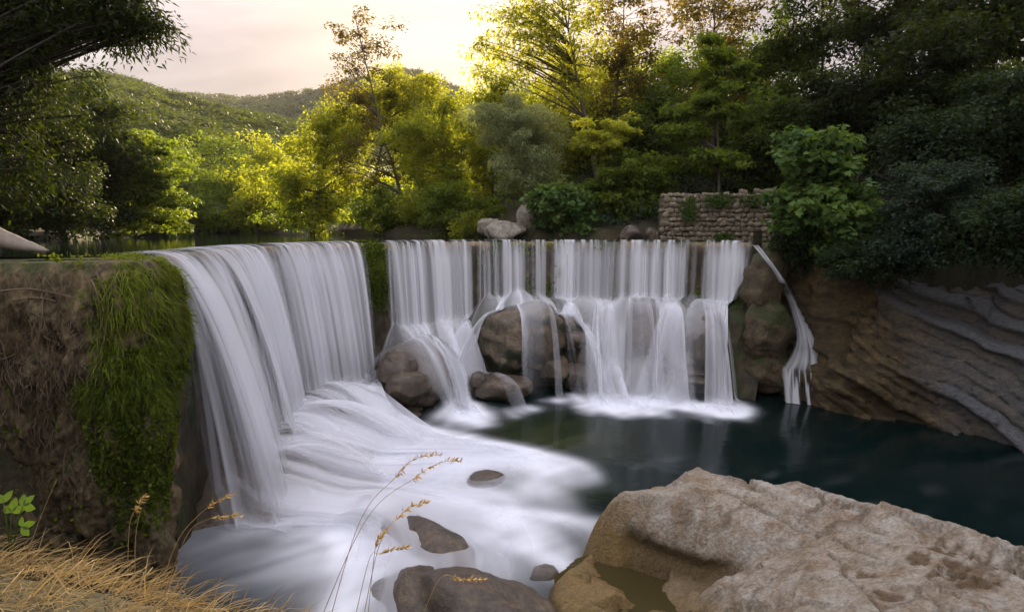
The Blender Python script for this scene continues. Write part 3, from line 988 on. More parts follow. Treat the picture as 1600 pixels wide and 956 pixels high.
# current that carries thin foam out into the pool from the left arm
px_, py_ = HX, HY
tail = np.exp(-((HY - (15.0 - .18 * HX)) / 2.6) ** 2) * sstep(1.4, -4.2, HX + 1.2 * st) * .9
tail2 = np.exp(-((HY - (12.3 - .10 * HX)) / 1.5) ** 2) * sstep(2.4, -2.5, HX + .8 * st) * .8
ring_ = np.exp(-((np.hypot((HX + .5) / 1.5, HY - 16.3) - .9) / .5) ** 2) * .35
wisp = sstep(.1, .9, st) * .05 * np.exp(-((HX - 7) / 7) ** 2) * np.exp(-((HY - 18 + .25 * HX) / 2.2) ** 2)
fm = np.clip(np.maximum(fm, np.maximum(tail, tail2) * (.75 + .35 * st)) + ring_ * .3 + wisp, 0, .96)
nearl = sstep(-6.6, -4.6, HX + .5 * st - .25 * (HY - 12))
fm = fm * (nearl + (1 - nearl) * (.42 + .58 * sstep(13.2, 15.5, HY)))
fm = np.clip(fm - .75 * np.exp(-(np.hypot((HX + .2) / 1.3, HY - 16.6) / .8) ** 2), 0, 1)
shal = np.clip(1.1 * np.exp(-(((HX - 1.6) / 2.6) ** 2 + ((HY - 20.2) / 2.4) ** 2)) * (.75 + .5 * st), 0, 1)
shal = np.maximum(shal, .9 * np.exp(-(((HX - .9) / 1.6) ** 2 + ((HY - 16.0) / 1.0) ** 2)))
k = 1
h2 = (slice(None, None, 2), slice(None, None, 2))
me = new_mesh('pool', np.column_stack([HX[h2].ravel(), HY[h2].ravel(), np.full(HX[h2].size, POOL)]), [gfaces(*HX[h2].shape)], {'foam': blur(fm, 1)[h2].ravel(), 'shallow': shal[h2].ravel()})
obj('pool', me, M_POOL, kind='structure')
for nm, (x0, x1, y0, y1) in {'pool': (-8, 40, -40, hy0 + .001)}.items():
    me = new_mesh('pool', np.array([[x0, y0, POOL - .004], [x1, y0, POOL - .004], [x1, y1, POOL - .004], [x0, y1, POOL - .004]]), [np.array([[0, 1, 2, 3]])], {'foam': np.zeros(4), 'shallow': np.zeros(4)})
    obj(nm, me, M_POOL, kind='structure')

# ------------------------------------------------------------------ right-hand cliff of tilted layers
from mathutils.bvhtree import BVHTree
from mathutils import Vector
qs, qp = resample(CLIFF_BASE, .09)
qn = right_normal(qp)                      # right of travel = towards the pool
qn = -qn if (qn[len(qn) // 3] @ (np.array([5.0, 20.0]) - qp[len(qn) // 3])) < 0 else qn
zc = np.linspace(-7.5, .9, 125)
QS, ZC = np.meshgrid(qs, zc)
pil = 1 - sstep(3.4, 5.2, QS)              # pillar beside the falls stays steep
back = .22 * (ZC + 7) + .50 * np.maximum(ZC + 5.2, 0) * (1 - pil) - .10 * pil * (ZC + 7)
rec = np.exp(-((ZC + 1.0) / .8) ** 2) * (1 - pil) * 1.1
back = back + rec - 1.0 * sstep(-.35, .5, ZC) * (1 - pil)
back -= .75 * np.exp(-((QS - 6.0) / 1.3) ** 2) * np.exp(-((ZC + 5.6) / .9) ** 2)          # ledge that throws the chute forward
back += .55 * np.exp(-((QS - 4.6) / .5) ** 2) * sstep(-6.0, -3.5, ZC)                       # groove of the chute
base3 = np.stack([qp[None, :, 0] - qn[None, :, 0] * back, qp[None, :, 1] - qn[None, :, 1] * back, ZC], -1)
dip = ZC + .48 * np.minimum(QS, 13) + .10 * np.maximum(QS - 13, 0) + .55 * fbm(base3 * .32, 3, 81) + .08 * fbm(base3 * 1.7, 3, 82)
lay = dip / .46
li = np.floor(lay)
lf = lay - li
rnd = _h(li.astype(np.int64) + 500, li.astype(np.int64) * 0, li.astype(np.int64) * 0, 4)
rnd2 = _h(li.astype(np.int64) + 501, li.astype(np.int64) * 0, li.astype(np.int64) * 0, 4)
off = (rnd * (1 - sstep(.80, 1.0, lf)) + rnd2 * sstep(.80, 1.0, lf) - .5) * .55
jn = np.floor((QS + 3.0 * rnd + .5 * fbm(base3 * .9, 2, 86)) / (.8 + 1.1 * rnd2)).astype(np.int64)
jr = _h(jn + 900, li.astype(np.int64) + 77, jn * 0, 9)
off = off + (jr - .5) * .30 * (1 - sstep(.80, 1.0, lf))
thinl = np.sin(dip / .13 * 2 * math.pi) * .025
groove = -.16 * np.exp(-((np.minimum(lf, 1 - lf)) / .07) ** 2)
amt = .35 + .65 * (1 - pil)
d = (off + groove + thinl) * amt + .22 * fbm(base3 * .8, 4, 83) * (.6 + .6 * pil) + .09 * fbm(base3 * 3.5, 4, 84)
CV = base3 + np.stack([qn[None, :, 0] + 0 * ZC, qn[None, :, 1] + 0 * ZC, .15 + 0 * ZC], -1) * d[..., None]
CV[..., 2] = np.minimum(CV[..., 2], np.interp(QS, [0, 1.2, 2.5, 4.0], [-.9, -.5, -.1, .95]) + .1 * fbm(base3 * 2, 2, 88))
tone = sstep(7.0, 9.5, QS + .35 * (ZC + 5) * 1.6 + 1.3 * fbm(base3 * .5, 3, 85)) * (1 - .75 * sstep(17, 20, QS))
tone *= .55 + .45 * sstep(.25, .7, rnd)
cf = gfaces(*ZC.shape)
cliff = obj('cliff', None, label='dark layered rock cliff with tilted grey slabs dipping into the pool', cat='cliff')
obj('rock_face', new_mesh('rock_face', CV.reshape(-1, 3), [cf], {'tone': tone.ravel()}), M_CLIFF, cliff)
bvv, bff, nb_ = [CV.reshape(-1, 3)], cf.tolist(), CV.size // 3
for bv, bf in BUTT:
    bvv.append(bv)
    bff += (bf + nb_).tolist()
    nb_ += len(bv)
cliff_bvh = BVHTree.FromPolygons([Vector(v) for v in np.concatenate(bvv)], bff)


def on_cliff(px, py, gap=.05, fallback=25.0):
    d = Vector(ray(px, py)).normalized()
    loc, nor, idx, dist = cliff_bvh.ray_cast(Vector((0, 0, CAMZ)), d)
    if loc is None:
        return at_y(px, py, fallback)
    return np.array(loc - d * gap)


# narrow chute that slides down the groove beside the cliff
path = [(1178, 381, 10), (1187, 391, 9), (1197, 404, 8), (1212, 424, 10), (1229, 452, 13), (1243, 482, 15), (1254, 512, 19), (1261, 540, 25), (1262, 562, 44), (1259, 582, 66)]
pp_ = resample(np.array([(x, y) for x, y, w in path], float), 3.0)[1]
cc = np.array([on_cliff(x, y, .12, 26.2) for x, y in pp_])
for k in range(3):
    cc[:, k] = np.convolve(np.pad(cc[:, k], 3, 'edge'), np.ones(7) / 7, 'valid')
cc -= .10 * cc / np.linalg.norm(cc, axis=1, keepdims=True)
tt = np.arange(len(cc))
wd = np.interp(tt / tt[-1], np.linspace(0, 1, len(path)), [w for _, _, w in path]) / FPX * np.linalg.norm(cc, axis=1)
# free drop from the ledge to the pool
for k in range(1, 30):
    f = k / 29
    p = cc[len(tt) - 1] * (1 - f) + np.array([cc[len(tt) - 1][0] + .02, cc[len(tt) - 1][1] - .35 * f ** .5, POOL + .02]) * f
    cc = np.vstack([cc, p])
    wd = np.append(wd, wd[len(tt) - 1] * (1 + .04 * f))
nc = 45
u = np.linspace(-1, 1, nc)
lens = np.concatenate([[0], np.cumsum(np.linalg.norm(np.diff(cc, axis=0), axis=1))])
RV = cc[:, None, :] + np.array([.96, -.25, 0.])[None, None, :] * (u[None, :, None] * wd[:, None, None] * .5)
RV[..., 1] += .02 * np.sin(u[None] * 9 + lens[:, None] * .7) - .14 * (1 - u[None] ** 2)
nz = fbm(np.stack([u[None] * 5 + 0 * lens[:, None], lens[:, None] * .35 + 0 * u[None], 0 * lens[:, None] + 0 * u[None]], -1), 3, 91)
nz2 = fbm(np.stack([u[None] * 15 + 0 * lens[:, None], lens[:, None] * .5 + 0 * u[None], 0 * lens[:, None] + 0 * u[None]], -1), 2, 92)
drop = sstep(len(tt) - 8, len(tt) + 4, np.arange(len(cc)))[:, None]
al = (.62 + .45 * nz + .2 * nz2) * (1 - u[None] ** 4)
al = al * (1 - drop) + drop * sstep(.25, .7, .45 + .8 * nz2 + .4 * nz) * (1 - u[None] ** 6)
al = np.clip(al, 0, .9)
obj('water_chute', new_mesh('water_chute', RV.reshape(-1, 3), [gfaces(*al.shape)], {'alpha': al.ravel()}), M_VEIL,
    label='narrow white water chute sliding down a groove in the cliff', cat='waterfall')

# ------------------------------------------------------------------ pale boulder in front
def tps(ctrl, Q, reg=1e-3):
    c = np.asarray(ctrl, float)
    n = len(c)
    r = np.linalg.norm(c[:, None, :2] - c[None, :, :2], axis=2)
    K = np.where(r > 0, r * r * np.log(r + 1e-12), 0) + reg * np.eye(n)
    Pm = np.column_stack([np.ones(n), c[:, :2]])
    A = np.block([[K, Pm], [Pm.T, np.zeros((3, 3))]])
    w = np.linalg.solve(A, np.concatenate([c[:, 2], np.zeros(3)]))
    out = w[n] + Q @ w[n + 1:]
    for k in range(n):
        rr = np.sqrt(((Q - c[k, :2]) ** 2).sum(1))
        out = out + w[k] * np.where(rr > 0, rr * rr * np.log(rr + 1e-12), 0)
    return out


def zc3(l):
    return [tuple(at_z(x, y, z)) for x, y, z in l]


ridge = zc3([(972, 758, -5.15), (1030, 750, -5.12), (1062, 732, -5.0), (1092, 723, -4.95), (1140, 742, -5.0), (1200, 748, -4.95), (1260, 746, -4.9), (1320, 765, -4.9), (1400, 785, -4.9), (1500, 812, -4.9), (1600, 850, -4.9), (1750, 905, -4.9)])
FA = ridge + zc3([(950, 780, -5.45), (930, 797, -5.8), (1000, 785, -5.42), (1060, 795, -5.38), (1150, 800, -5.3), (1250, 800, -5.15), (1400, 815, -5.0), (1500, 840, -5.0), (985, 808, -5.65), (1050, 832, -5.75), (1120, 855, -5.8), (1180, 872, -5.8), (1300, 860, -5.7), (1500, 900, -5.4)])
PA = [p[:2] for p in zc3([(930, 800, -5.8), (950, 780, -5.45)])] + [p[:2] for p in ridge] + [p[:2] for p in zc3([(1700, 960, -5.3), (1400, 900, -5.6), (1180, 872, -5.8), (1120, 855, -5.8), (1050, 832, -5.75), (985, 808, -5.65), (955, 812, -5.8)])]
FB = zc3([(1078, 918, -6.3), (1100, 902, -6.12), (1140, 888, -5.95), (1200, 862, -5.75), (1250, 846, -5.5), (1295, 829, -5.3), (1330, 835, -5.24), (1340, 856, -5.22), (1400, 842, -5.06), (1500, 866, -5.04), (1600, 900, -5.02), (1700, 940, -5), (1300, 890, -5.42), (1400, 900, -5.27), (1500, 930, -5.18),
          (1200, 900, -5.72), (1150, 925, -5.98), (1300, 950, -5.5), (1220, 950, -5.8), (1130, 950, -6.2), (1085, 945, -6.4), (1250, 1010, -5.85), (1500, 1010, -5.35), (1750, 1010, -5.15), (1090, 1010, -6.5)])
PB = [p[:2] for p in zc3([(1085, 960, -6.5), (1078, 918, -6.3), (1100, 902, -6.12), (1140, 888, -5.95), (1200, 862, -5.75), (1250, 846, -5.5), (1295, 829, -5.3), (1340, 826, -5.2), (1400, 832, -5.1), (1500, 856, -5.05), (1600, 888, -5.03), (1750, 930, -5.0)])] + [(11.0, 6.8), (8, 6.6), (5, 6.8), (2.6, 7.4)]
FC = zc3([(975, 842, -6.40), (1030, 862, -6.60), (1100, 885, -6.75), (1170, 905, -6.7), (950, 890, -6.92), (1000, 895, -7.0), (1060, 900, -6.98), (905, 900, -6.60), (960, 920, -6.58), (1040, 918, -6.60), (1000, 950, -6.95), (868, 925, -6.80), (900, 940, -6.55), (860, 970, -6.8), (940, 985, -6.6), (1060, 975, -6.66)])
PC = [p[:2] for p in zc3([(862, 918, -6.95), (900, 880, -6.85), (930, 850, -6.5), (1000, 830, -6.4), (1200, 870, -6.6), (1150, 960, -6.6), (1050, 1010, -6.7), (880, 1000, -6.8), (850, 955, -6.95)])]
bx, by = np.arange(.2, 12.0, .038), np.arange(6.2, 14.8, .038)
BX, BY = np.meshgrid(bx, by)
Q = np.column_stack([BX.ravel(), BY.ravel()])
Qn = Q + .13 * np.column_stack([fbm(np.column_stack([Q * 1.1, Q[:, 0] * 0]), 4, 41), fbm(np.column_stack([Q * 1.1, Q[:, 0] * 0]), 4, 42)])


def slab(F, poly, lo, hi, slope, rnd=.35):
    t = np.clip(tps(F, Q, 2e-2), lo, hi)
    sdst = np.where(inside(Qn, poly), -1, 1) * poly_dist(Qn, poly + poly[:1])
    t = t - .30 * np.clip(1 + sdst / rnd, 0, 1) ** 2.2 * (sdst < 0) - np.where(sdst > 0, .30 + slope * sdst, 0)
    return t.reshape(BX.shape), sdst.reshape(BX.shape)


HA, SA_ = slab(FA, PA, -6.2, -4.7, 2.3)
HB, SB_ = slab(FB, PB, -6.8, -4.8, 2.4)
HC, SC_ = slab(FC, PC, -7.1, -6.3, 1.5, .2)
HA, HB = blur(HA, 2), blur(HB, 2)
rgt = sstep(10.2, 12.4, BX)
H = np.maximum(np.maximum(np.maximum(HA, HB), HC), -8.4) * (1 - rgt) + rgt * -8.4
fr = np.random.default_rng(77)
ns = 150
sx_, sy_ = fr.uniform(1, 11.5, ns), fr.uniform(6.5, 14.5, ns)
wx_ = BX + .22 * fbm(np.stack([BX * 1.4, BY * 1.4, BX * 0], -1), 3, 91)
wy_ = BY + .22 * fbm(np.stack([BX * 1.4, BY * 1.4, BX * 0], -1), 3, 92)
gy_, gx_ = np.gradient(blur(H, 8), .038)
Hs = blur(H, 4)
best, fac = np.full(H.shape, 1e9), np.zeros(H.shape)
for k in range(ns):
    u0, v0_ = (wx_ - sx_[k]) * .86 + (wy_ - sy_[k]) * -.51, (wx_ - sx_[k]) * .51 + (wy_ - sy_[k]) * .86
    dd_ = (u0 * .55) ** 2 + (v0_ * 1.35) ** 2
    ii, jj = min(int((sx_[k] - .2) / .038), H.shape[1] - 1), min(int((sy_[k] - 6.2) / .038), H.shape[0] - 1)
    pl = Hs[jj, ii] + np.clip(gx_[jj, ii] + fr.normal() * .10, -1.2, 1.2) * (BX - sx_[k]) + np.clip(gy_[jj, ii] + fr.normal() * .10, -1.2, 1.2) * (BY - sy_[k])
    m_ = dd_ < best
    best[m_] = dd_[m_]
    fac[m_] = pl[m_]
flatn = sstep(1.6, .7, np.hypot(gx_, gy_))
H = H + np.clip(fac - H, -.16, .16) * .75 * flatn
P3 = np.stack([BX, BY, H], -1)
w1 = fbm(P3 * np.array([.9, .9, .9]), 4, 51)
rid = 1 - np.abs(fbm(np.stack([(BX * .82 + BY * .57) * .8, (-BX * .57 + BY * .82) * 3.0, H * 2.0], -1), 4, 52))
wq = fbm(P3 * 1.3, 3, 48)
cre = np.exp(-(fbm(np.stack([(BX * .82 + BY * .57) * .55 + .3 * wq, (-BX * .57 + BY * .82) * 1.9 + .3 * wq, H * .6], -1), 3, 49) / .045) ** 2) * sstep(-.25, .25, fbm(P3 * .6, 2, 47))
cre2 = np.exp(-(fbm(np.stack([BX * 1.6 + .4 * wq, BY * 1.2, H], -1), 3, 46) / .03) ** 2) * sstep(0, .3, fbm(P3 * .8, 2, 45))
ter = ((-BX * .45 + BY * .89 + .35 * wq) * 2.6) % 1.0
bump = -.07 * cre - .035 * cre2 + .06 * (sstep(.0, .18, ter) - ter) * sstep(-5.2, -5.6, HA) * (HA > HB) + .07 * w1 + .045 * (rid ** 3 - .35) * sstep(-6.6, -5.9, H) + .010 * fbm(P3 * 6, 4, 53) + .035 * fbm(P3 * 2.2, 3, 55)
crk = np.zeros_like(H)
for l in ([(1296, 832), (1340, 858), (1375, 875)], [(1296, 850), (1340, 900), (1380, 940), (1400, 960)], [(1250, 780), (1300, 800), (1420, 812)], [(1180, 790), (1240, 815), (1290, 822)], [(1120, 770), (1200, 800), (1260, 808)], [(1440, 905), (1500, 945)]):
    pl = [tuple(at_z(x, y, -5.2)[:2]) for x, y in l]
    crk += np.exp(-(poly_dist(Q + .05 * np.column_stack([fbm(P3.reshape(-1, 3) * 3, 2, 57), fbm(P3.reshape(-1, 3) * 3, 2, 58)]), pl).reshape(H.shape) / .022) ** 2)
damp_dark = np.zeros_like(H)
for k, (x, y) in enumerate([(1352, 885), (1437, 883), (1476, 878), (1491, 900), (1471, 907), (1527, 922), (1561, 900), (1395, 919)]):
    c = at_z(x, y, -5.2)
    e = np.hypot((BX - c[0]) / (.16 + .05 * (k % 3)), (BY - c[1]) / (.10 + .03 * ((k * 5) % 4))) + .95 * fbm(P3 * 5, 3, 59)
    damp_dark = np.maximum(damp_dark, 1 - sstep(.7, 1.05, e))
H2 = H + bump - .07 * np.clip(crk, 0, 1) - .035 * damp_dark
damp_dark = np.clip(damp_dark * .9 + .55 * cre + .35 * cre2 + .75 * np.clip(crk, 0, 1) + .6 * sstep(-6.5, -6.9, H) + .7 * sstep(.78, .95, rid) * sstep(-5.95, -5.5, H) * sstep(-.1, .5, w1), 0, 1)  # damp pits; also darkens cracks, creases, ridge streaks and the low floor
tone = np.clip(sstep(3.4, 2.2, BX - .5 * (H + 5.6) + .5 * w1) * sstep(-5.25, -5.7, H) + .75 * sstep(-5.9, -6.5, H) * sstep(6, 4, BX), 0, 1)
fs = gfaces(*H.shape)
keep = (H2.ravel()[fs].max(1) > -8.2)
fs = fs[keep]
us = np.unique(fs)
rm = np.full(H.size, -1)
rm[us] = np.arange(len(us))
pb = obj('boulder', None, label='huge pale grey-brown boulder with pits and cracks in front of the pool', cat='boulder')
und = sstep(0, .14, SA_) * (1 - sstep(.25, .85, SA_)) * sstep(-.1, .5, SB_) * sstep(2.2, 2.9, BX)      # the slab overhangs its hollow
Q[:, 1] += .50 * (und * (BY < 12.6)).ravel()
obj('rock_surface', new_mesh('rock_surface', np.column_stack([Q, H2.ravel()])[us], [rm[fs]], {'damp_dark': damp_dark.ravel()[us], 'tone': tone.ravel()[us]}), M_BOULDER, pb)


def puddle(box, z, label):
    p0, p1 = at_z(box[0], box[3], z), at_z(box[2], box[1], z)
    ok = (H2 < z + .10) & (SC_ < -.05) & (BY > p0[1]) & (BY < p1[1]) & (BX > .9) & (BX < 5.0) & (HB < z + .3)
    f = gfaces(*H.shape)
    f = f[ok.ravel()[f].any(1)]
    u = np.unique(f)
    r = np.full(H.size, -1)
    r[u] = np.arange(len(u))
    me = new_mesh('puddle', np.column_stack([BX.ravel()[u], BY.ravel()[u], np.full(len(u), z)]), [r[f]])
    return obj('puddle', me, M_PUDDLE, label=label, cat='puddle')


puddle((880, 860, 1120, 1000), -6.74, 'still olive puddle in the hollow under the pale boulder')

# ------------------------------------------------------------------ old stone wall on the far bank
WY = 32.3
wl0, wr0 = at_y(1034, 378, WY), at_y(1222, 378, WY)
top0, top1 = at_y(1040, 306, WY)[2], at_y(1200, 299, WY)[2]
wall = obj('stone_wall', None, label='old dry stone retaining wall at the water edge behind the weir', cat='wall', loc=(wl0[0], WY, 0))
ww = wr0[0] - wl0[0]
core = np.array([[0, .12, -.9], [ww, .12, -.9], [ww, .12, top1 - .1], [0, .12, top0 - .1], [0, .9, -.9], [ww, .9, -.9], [ww, .9, top1 - .1], [0, .9, top0 - .1]])
obj('wall_core', new_mesh('wall_core', core, [np.array([[0, 1, 2, 3], [5, 4, 7, 6], [4, 0, 3, 7], [1, 5, 6, 2], [3, 2, 6, 7]])], smooth=False), M_MORTAR, wall)
STM = []
for k in range(12):
    v, f = ICO[2]
    u_ = np.sign(v) * np.abs(v) ** .44
    u_ = u_ / np.abs(u_).max() * .5
    u_ = u_ + .16 * fbm(v * 1.4 + k * 7, 3, 200 + k)[:, None] * v
    u_ = u_ + .07 * np.sin(u_[:, [1, 2, 0]] * 4 + k)
    STM.append(new_mesh('stone', u_, [f], smooth=True))
rr = random.Random(5)
z = -.35
count = 0
while z < top1 + .05:
    hgt = rr.uniform(.19, .33)
    x = -rr.uniform(0, .2)
    while x < ww:
        w_ = rr.uniform(.24, .52)
        zz = z + rr.uniform(-.06, .06)
        lim = top0 + (top1 - top0) * min(1, max(0, x / ww)) + .10
        if zz + hgt * .6 < lim and not (zz > lim - .35 and rr.random() < .22):
            o = obj('stone', STM[count % 12], M_STONE, wall, loc=(x + w_ / 2, .12 + rr.uniform(-.05, .03), zz + hgt / 2))
            o.scale = (w_ * 1.04, .42, hgt * rr.uniform(.95, 1.25))
            o.rotation_euler = (rr.uniform(-.08, .08), rr.uniform(-.22, .22), rr.uniform(-.08, .08))
            if rr.random() < .4:
                o.material_slots[0].link = 'OBJECT'
                o.material_slots[0].material = M_STONE2
            count += 1
        x += w_ * .97
    z += hgt * .95
print('stones', count)

# pale rocks on the far bank
for k, (px, py, Y, r, lab) in enumerate(((790, 362, 36.2, (1.45, 1.0, .75), 'broad pale grey rock slab at the water edge of the far bank'),
                                         (822, 345, 37.0, (.75, .7, 1.15), 'upright pale rock above the broad slab on the far bank'),
                                         (838, 330, 37.8, (.9, .7, .7), 'weathered tan rock half hidden by leaves on the far bank'),
                                         (765, 355, 37.2, (.8, .7, .6), 'mossy grey rock behind the pale slab on the far bank'),
                                         (985, 366, 33.0, (.7, .6, .5), 'brown shaded rock in the dark gap beside the stone wall'),
                                         (1018, 368, 32.6, (.5, .5, .45), 'small shaded rock at the corner of the stone wall'))):
    boulder(at_y(px, py, Y), r, seed=80 + k, mat=M_PALE if k < 4 else M_WETROCK, sub=4, rough=.2, sq=.6, water=False, label=lab)

# driftwood log on the crest
a = Acc()
p0, p1, p2, p3 = at_y(-60, 352, 12.0), at_y(0, 372, 11.8), at_y(40, 384, 11.7), at_y(76, 392, 11.6)
lp = resample(np.array([p0, p1, p2, p3]), .04)[1]
lr = np.interp(np.linspace(0, 1, len(lp)), [0, .5, .8, 1], [.26, .20, .11, .03])
a.tube(lp + .02 * np.column_stack([fbm(lp * 2, 2, 1), fbm(lp * 2, 2, 2), fbm(lp * 2, 2, 3)]), lr * (1 + .12 * fbm(lp * 4, 2, 6)), 14)
obj('driftwood_log', a.mesh('driftwood_log'), M_LOG, label='bleached driftwood log stranded on the crest of the dry wall', cat='log')

# ------------------------------------------------------------------ hills
def crowns(acc, C, R, nleaf, lsize, kind='tri', tone_jit=.25, flat=.8):
    """many small tree crowns at once: C (N,3) centres, R (N,) radii"""
    n = len(C)
    tot = n * nleaf
    idx = np.repeat(np.arange(n), nleaf)
    d = rdir(tot)
    d[:, 2] = np.where(d[:, 2] < -.25, -d[:, 2] * .6, d[:, 2])
    lob = 1 + .28 * fbm(d * 2.2 + idx[:, None] * 1.7, 2, 301)
    rad = R[idx] * lob * (.72 + .28 * rng.random(tot))
    P = C[idx] + d * rad[:, None] * np.array([1, 1, flat])
    N = d + .55 * rdir(tot) + np.array([0, 0, .35])
    ct = rng.random(n)
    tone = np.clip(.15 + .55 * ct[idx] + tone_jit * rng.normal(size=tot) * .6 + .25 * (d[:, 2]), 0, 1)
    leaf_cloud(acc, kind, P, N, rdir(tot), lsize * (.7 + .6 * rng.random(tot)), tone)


def hill(name, crest, foot_y, foot_z, rows, amp, mat):
    """slope that climbs from the valley floor to a skyline given as photo columns at known distances"""
    cr = np.array([at_y(x, y, Y) for x, y, Y in crest])
    k = np.linspace(0, len(cr) - 1, 90)
    cr = np.stack([np.interp(k, np.arange(len(cr)), cr[:, i]) for i in range(3)], -1)
    t = np.linspace(0, 1.35, rows)[:, None]
    fy = foot_y
    F = np.stack([cr[:, 0] * fy / cr[:, 1], np.full(len(cr), fy), np.full(len(cr), foot_z)], -1)
    Y = F[None, :, 1] + (cr - F)[None, :, 1] * t
    X = F[None, :, 0] + (cr - F)[None, :, 0] * t
    prof = np.where(t <= 1, t ** .92, 1 - 1.2 * (t - 1))
    Z = F[None, :, 2] + (cr - F)[None, :, 2] * prof
    Z = Z + amp * fbm(np.stack([X, Y, Z * 0], -1) * (3.2 / (cr[:, 1].mean())) * 4, 4, 44) * np.clip(4 * t * np.abs(1 - t), 0, 1)
    G = np.stack([X, Y, Z], -1)
    obj(name, new_mesh(name, G.reshape(-1, 3), [gfaces(*Z.shape)]), mat, kind='structure')
    return G


def scatter(G, n):
    i = rng.random(n) ** .8 * (G.shape[0] - 2) / 1.30
    j = rng.random(n) * (G.shape[1] - 2)
    a, b = i.astype(int), j.astype(int)
    fi, fj = (i - a)[:, None], (j - b)[:, None]
    return G[a, b] * (1 - fi) * (1 - fj) + G[a + 1, b] * fi * (1 - fj) + G[a, b + 1] * (1 - fi) * fj + G[a + 1, b + 1] * fi * fj


G1 = hill('hill', [(-420, 150, 300), (-200, 120, 320), (40, 122, 335), (110, 123, 340), (160, 123, 340), (205, 132, 345), (250, 148, 345), (300, 163, 345), (350, 176, 335), (400, 187, 325), (440, 195, 315), (480, 203, 305), (530, 225, 290), (600, 260, 270), (700, 300, 240)], 78, 2.0, 60, 7.0, M_HILL)
a = Acc()
C = scatter(G1, 2000)
R = 3.0 + 1.9 * rng.random(len(C))
nr_ = C[:, 1] < 170
C[:, 2] += R * .35
crowns(a, C[nr_], R[nr_], 150, 1.0)
crowns(a, C[~nr_], R[~nr_], 85, 1.45)
obj('hill_forest', a.mesh('hill_forest', False), L_HILL, label='rounded green treetops covering the near hillside', cat='forest', kind='stuff')
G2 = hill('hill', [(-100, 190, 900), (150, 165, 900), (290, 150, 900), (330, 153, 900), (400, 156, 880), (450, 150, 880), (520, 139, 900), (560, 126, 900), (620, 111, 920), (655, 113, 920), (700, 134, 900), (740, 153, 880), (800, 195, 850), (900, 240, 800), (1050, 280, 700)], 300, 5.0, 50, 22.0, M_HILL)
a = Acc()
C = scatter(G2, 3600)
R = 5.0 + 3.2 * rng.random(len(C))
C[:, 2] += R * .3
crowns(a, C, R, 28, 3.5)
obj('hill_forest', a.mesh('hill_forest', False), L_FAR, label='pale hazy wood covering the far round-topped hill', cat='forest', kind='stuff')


# ------------------------------------------------------------------ trees
def ellip(box, Y, dy=.8):
    x0, y0, x1, y1 = box
    c = at_y((x0 + x1) / 2, (y0 + y1) / 2, Y)
    e = at_y(x1, y0, Y) - at_y(x0, y1, Y)
    rx, rz = abs(e[0]) / 2, abs(e[2]) / 2
    return c, np.array([rx, (rx + rz) / 2 * dy, rz])


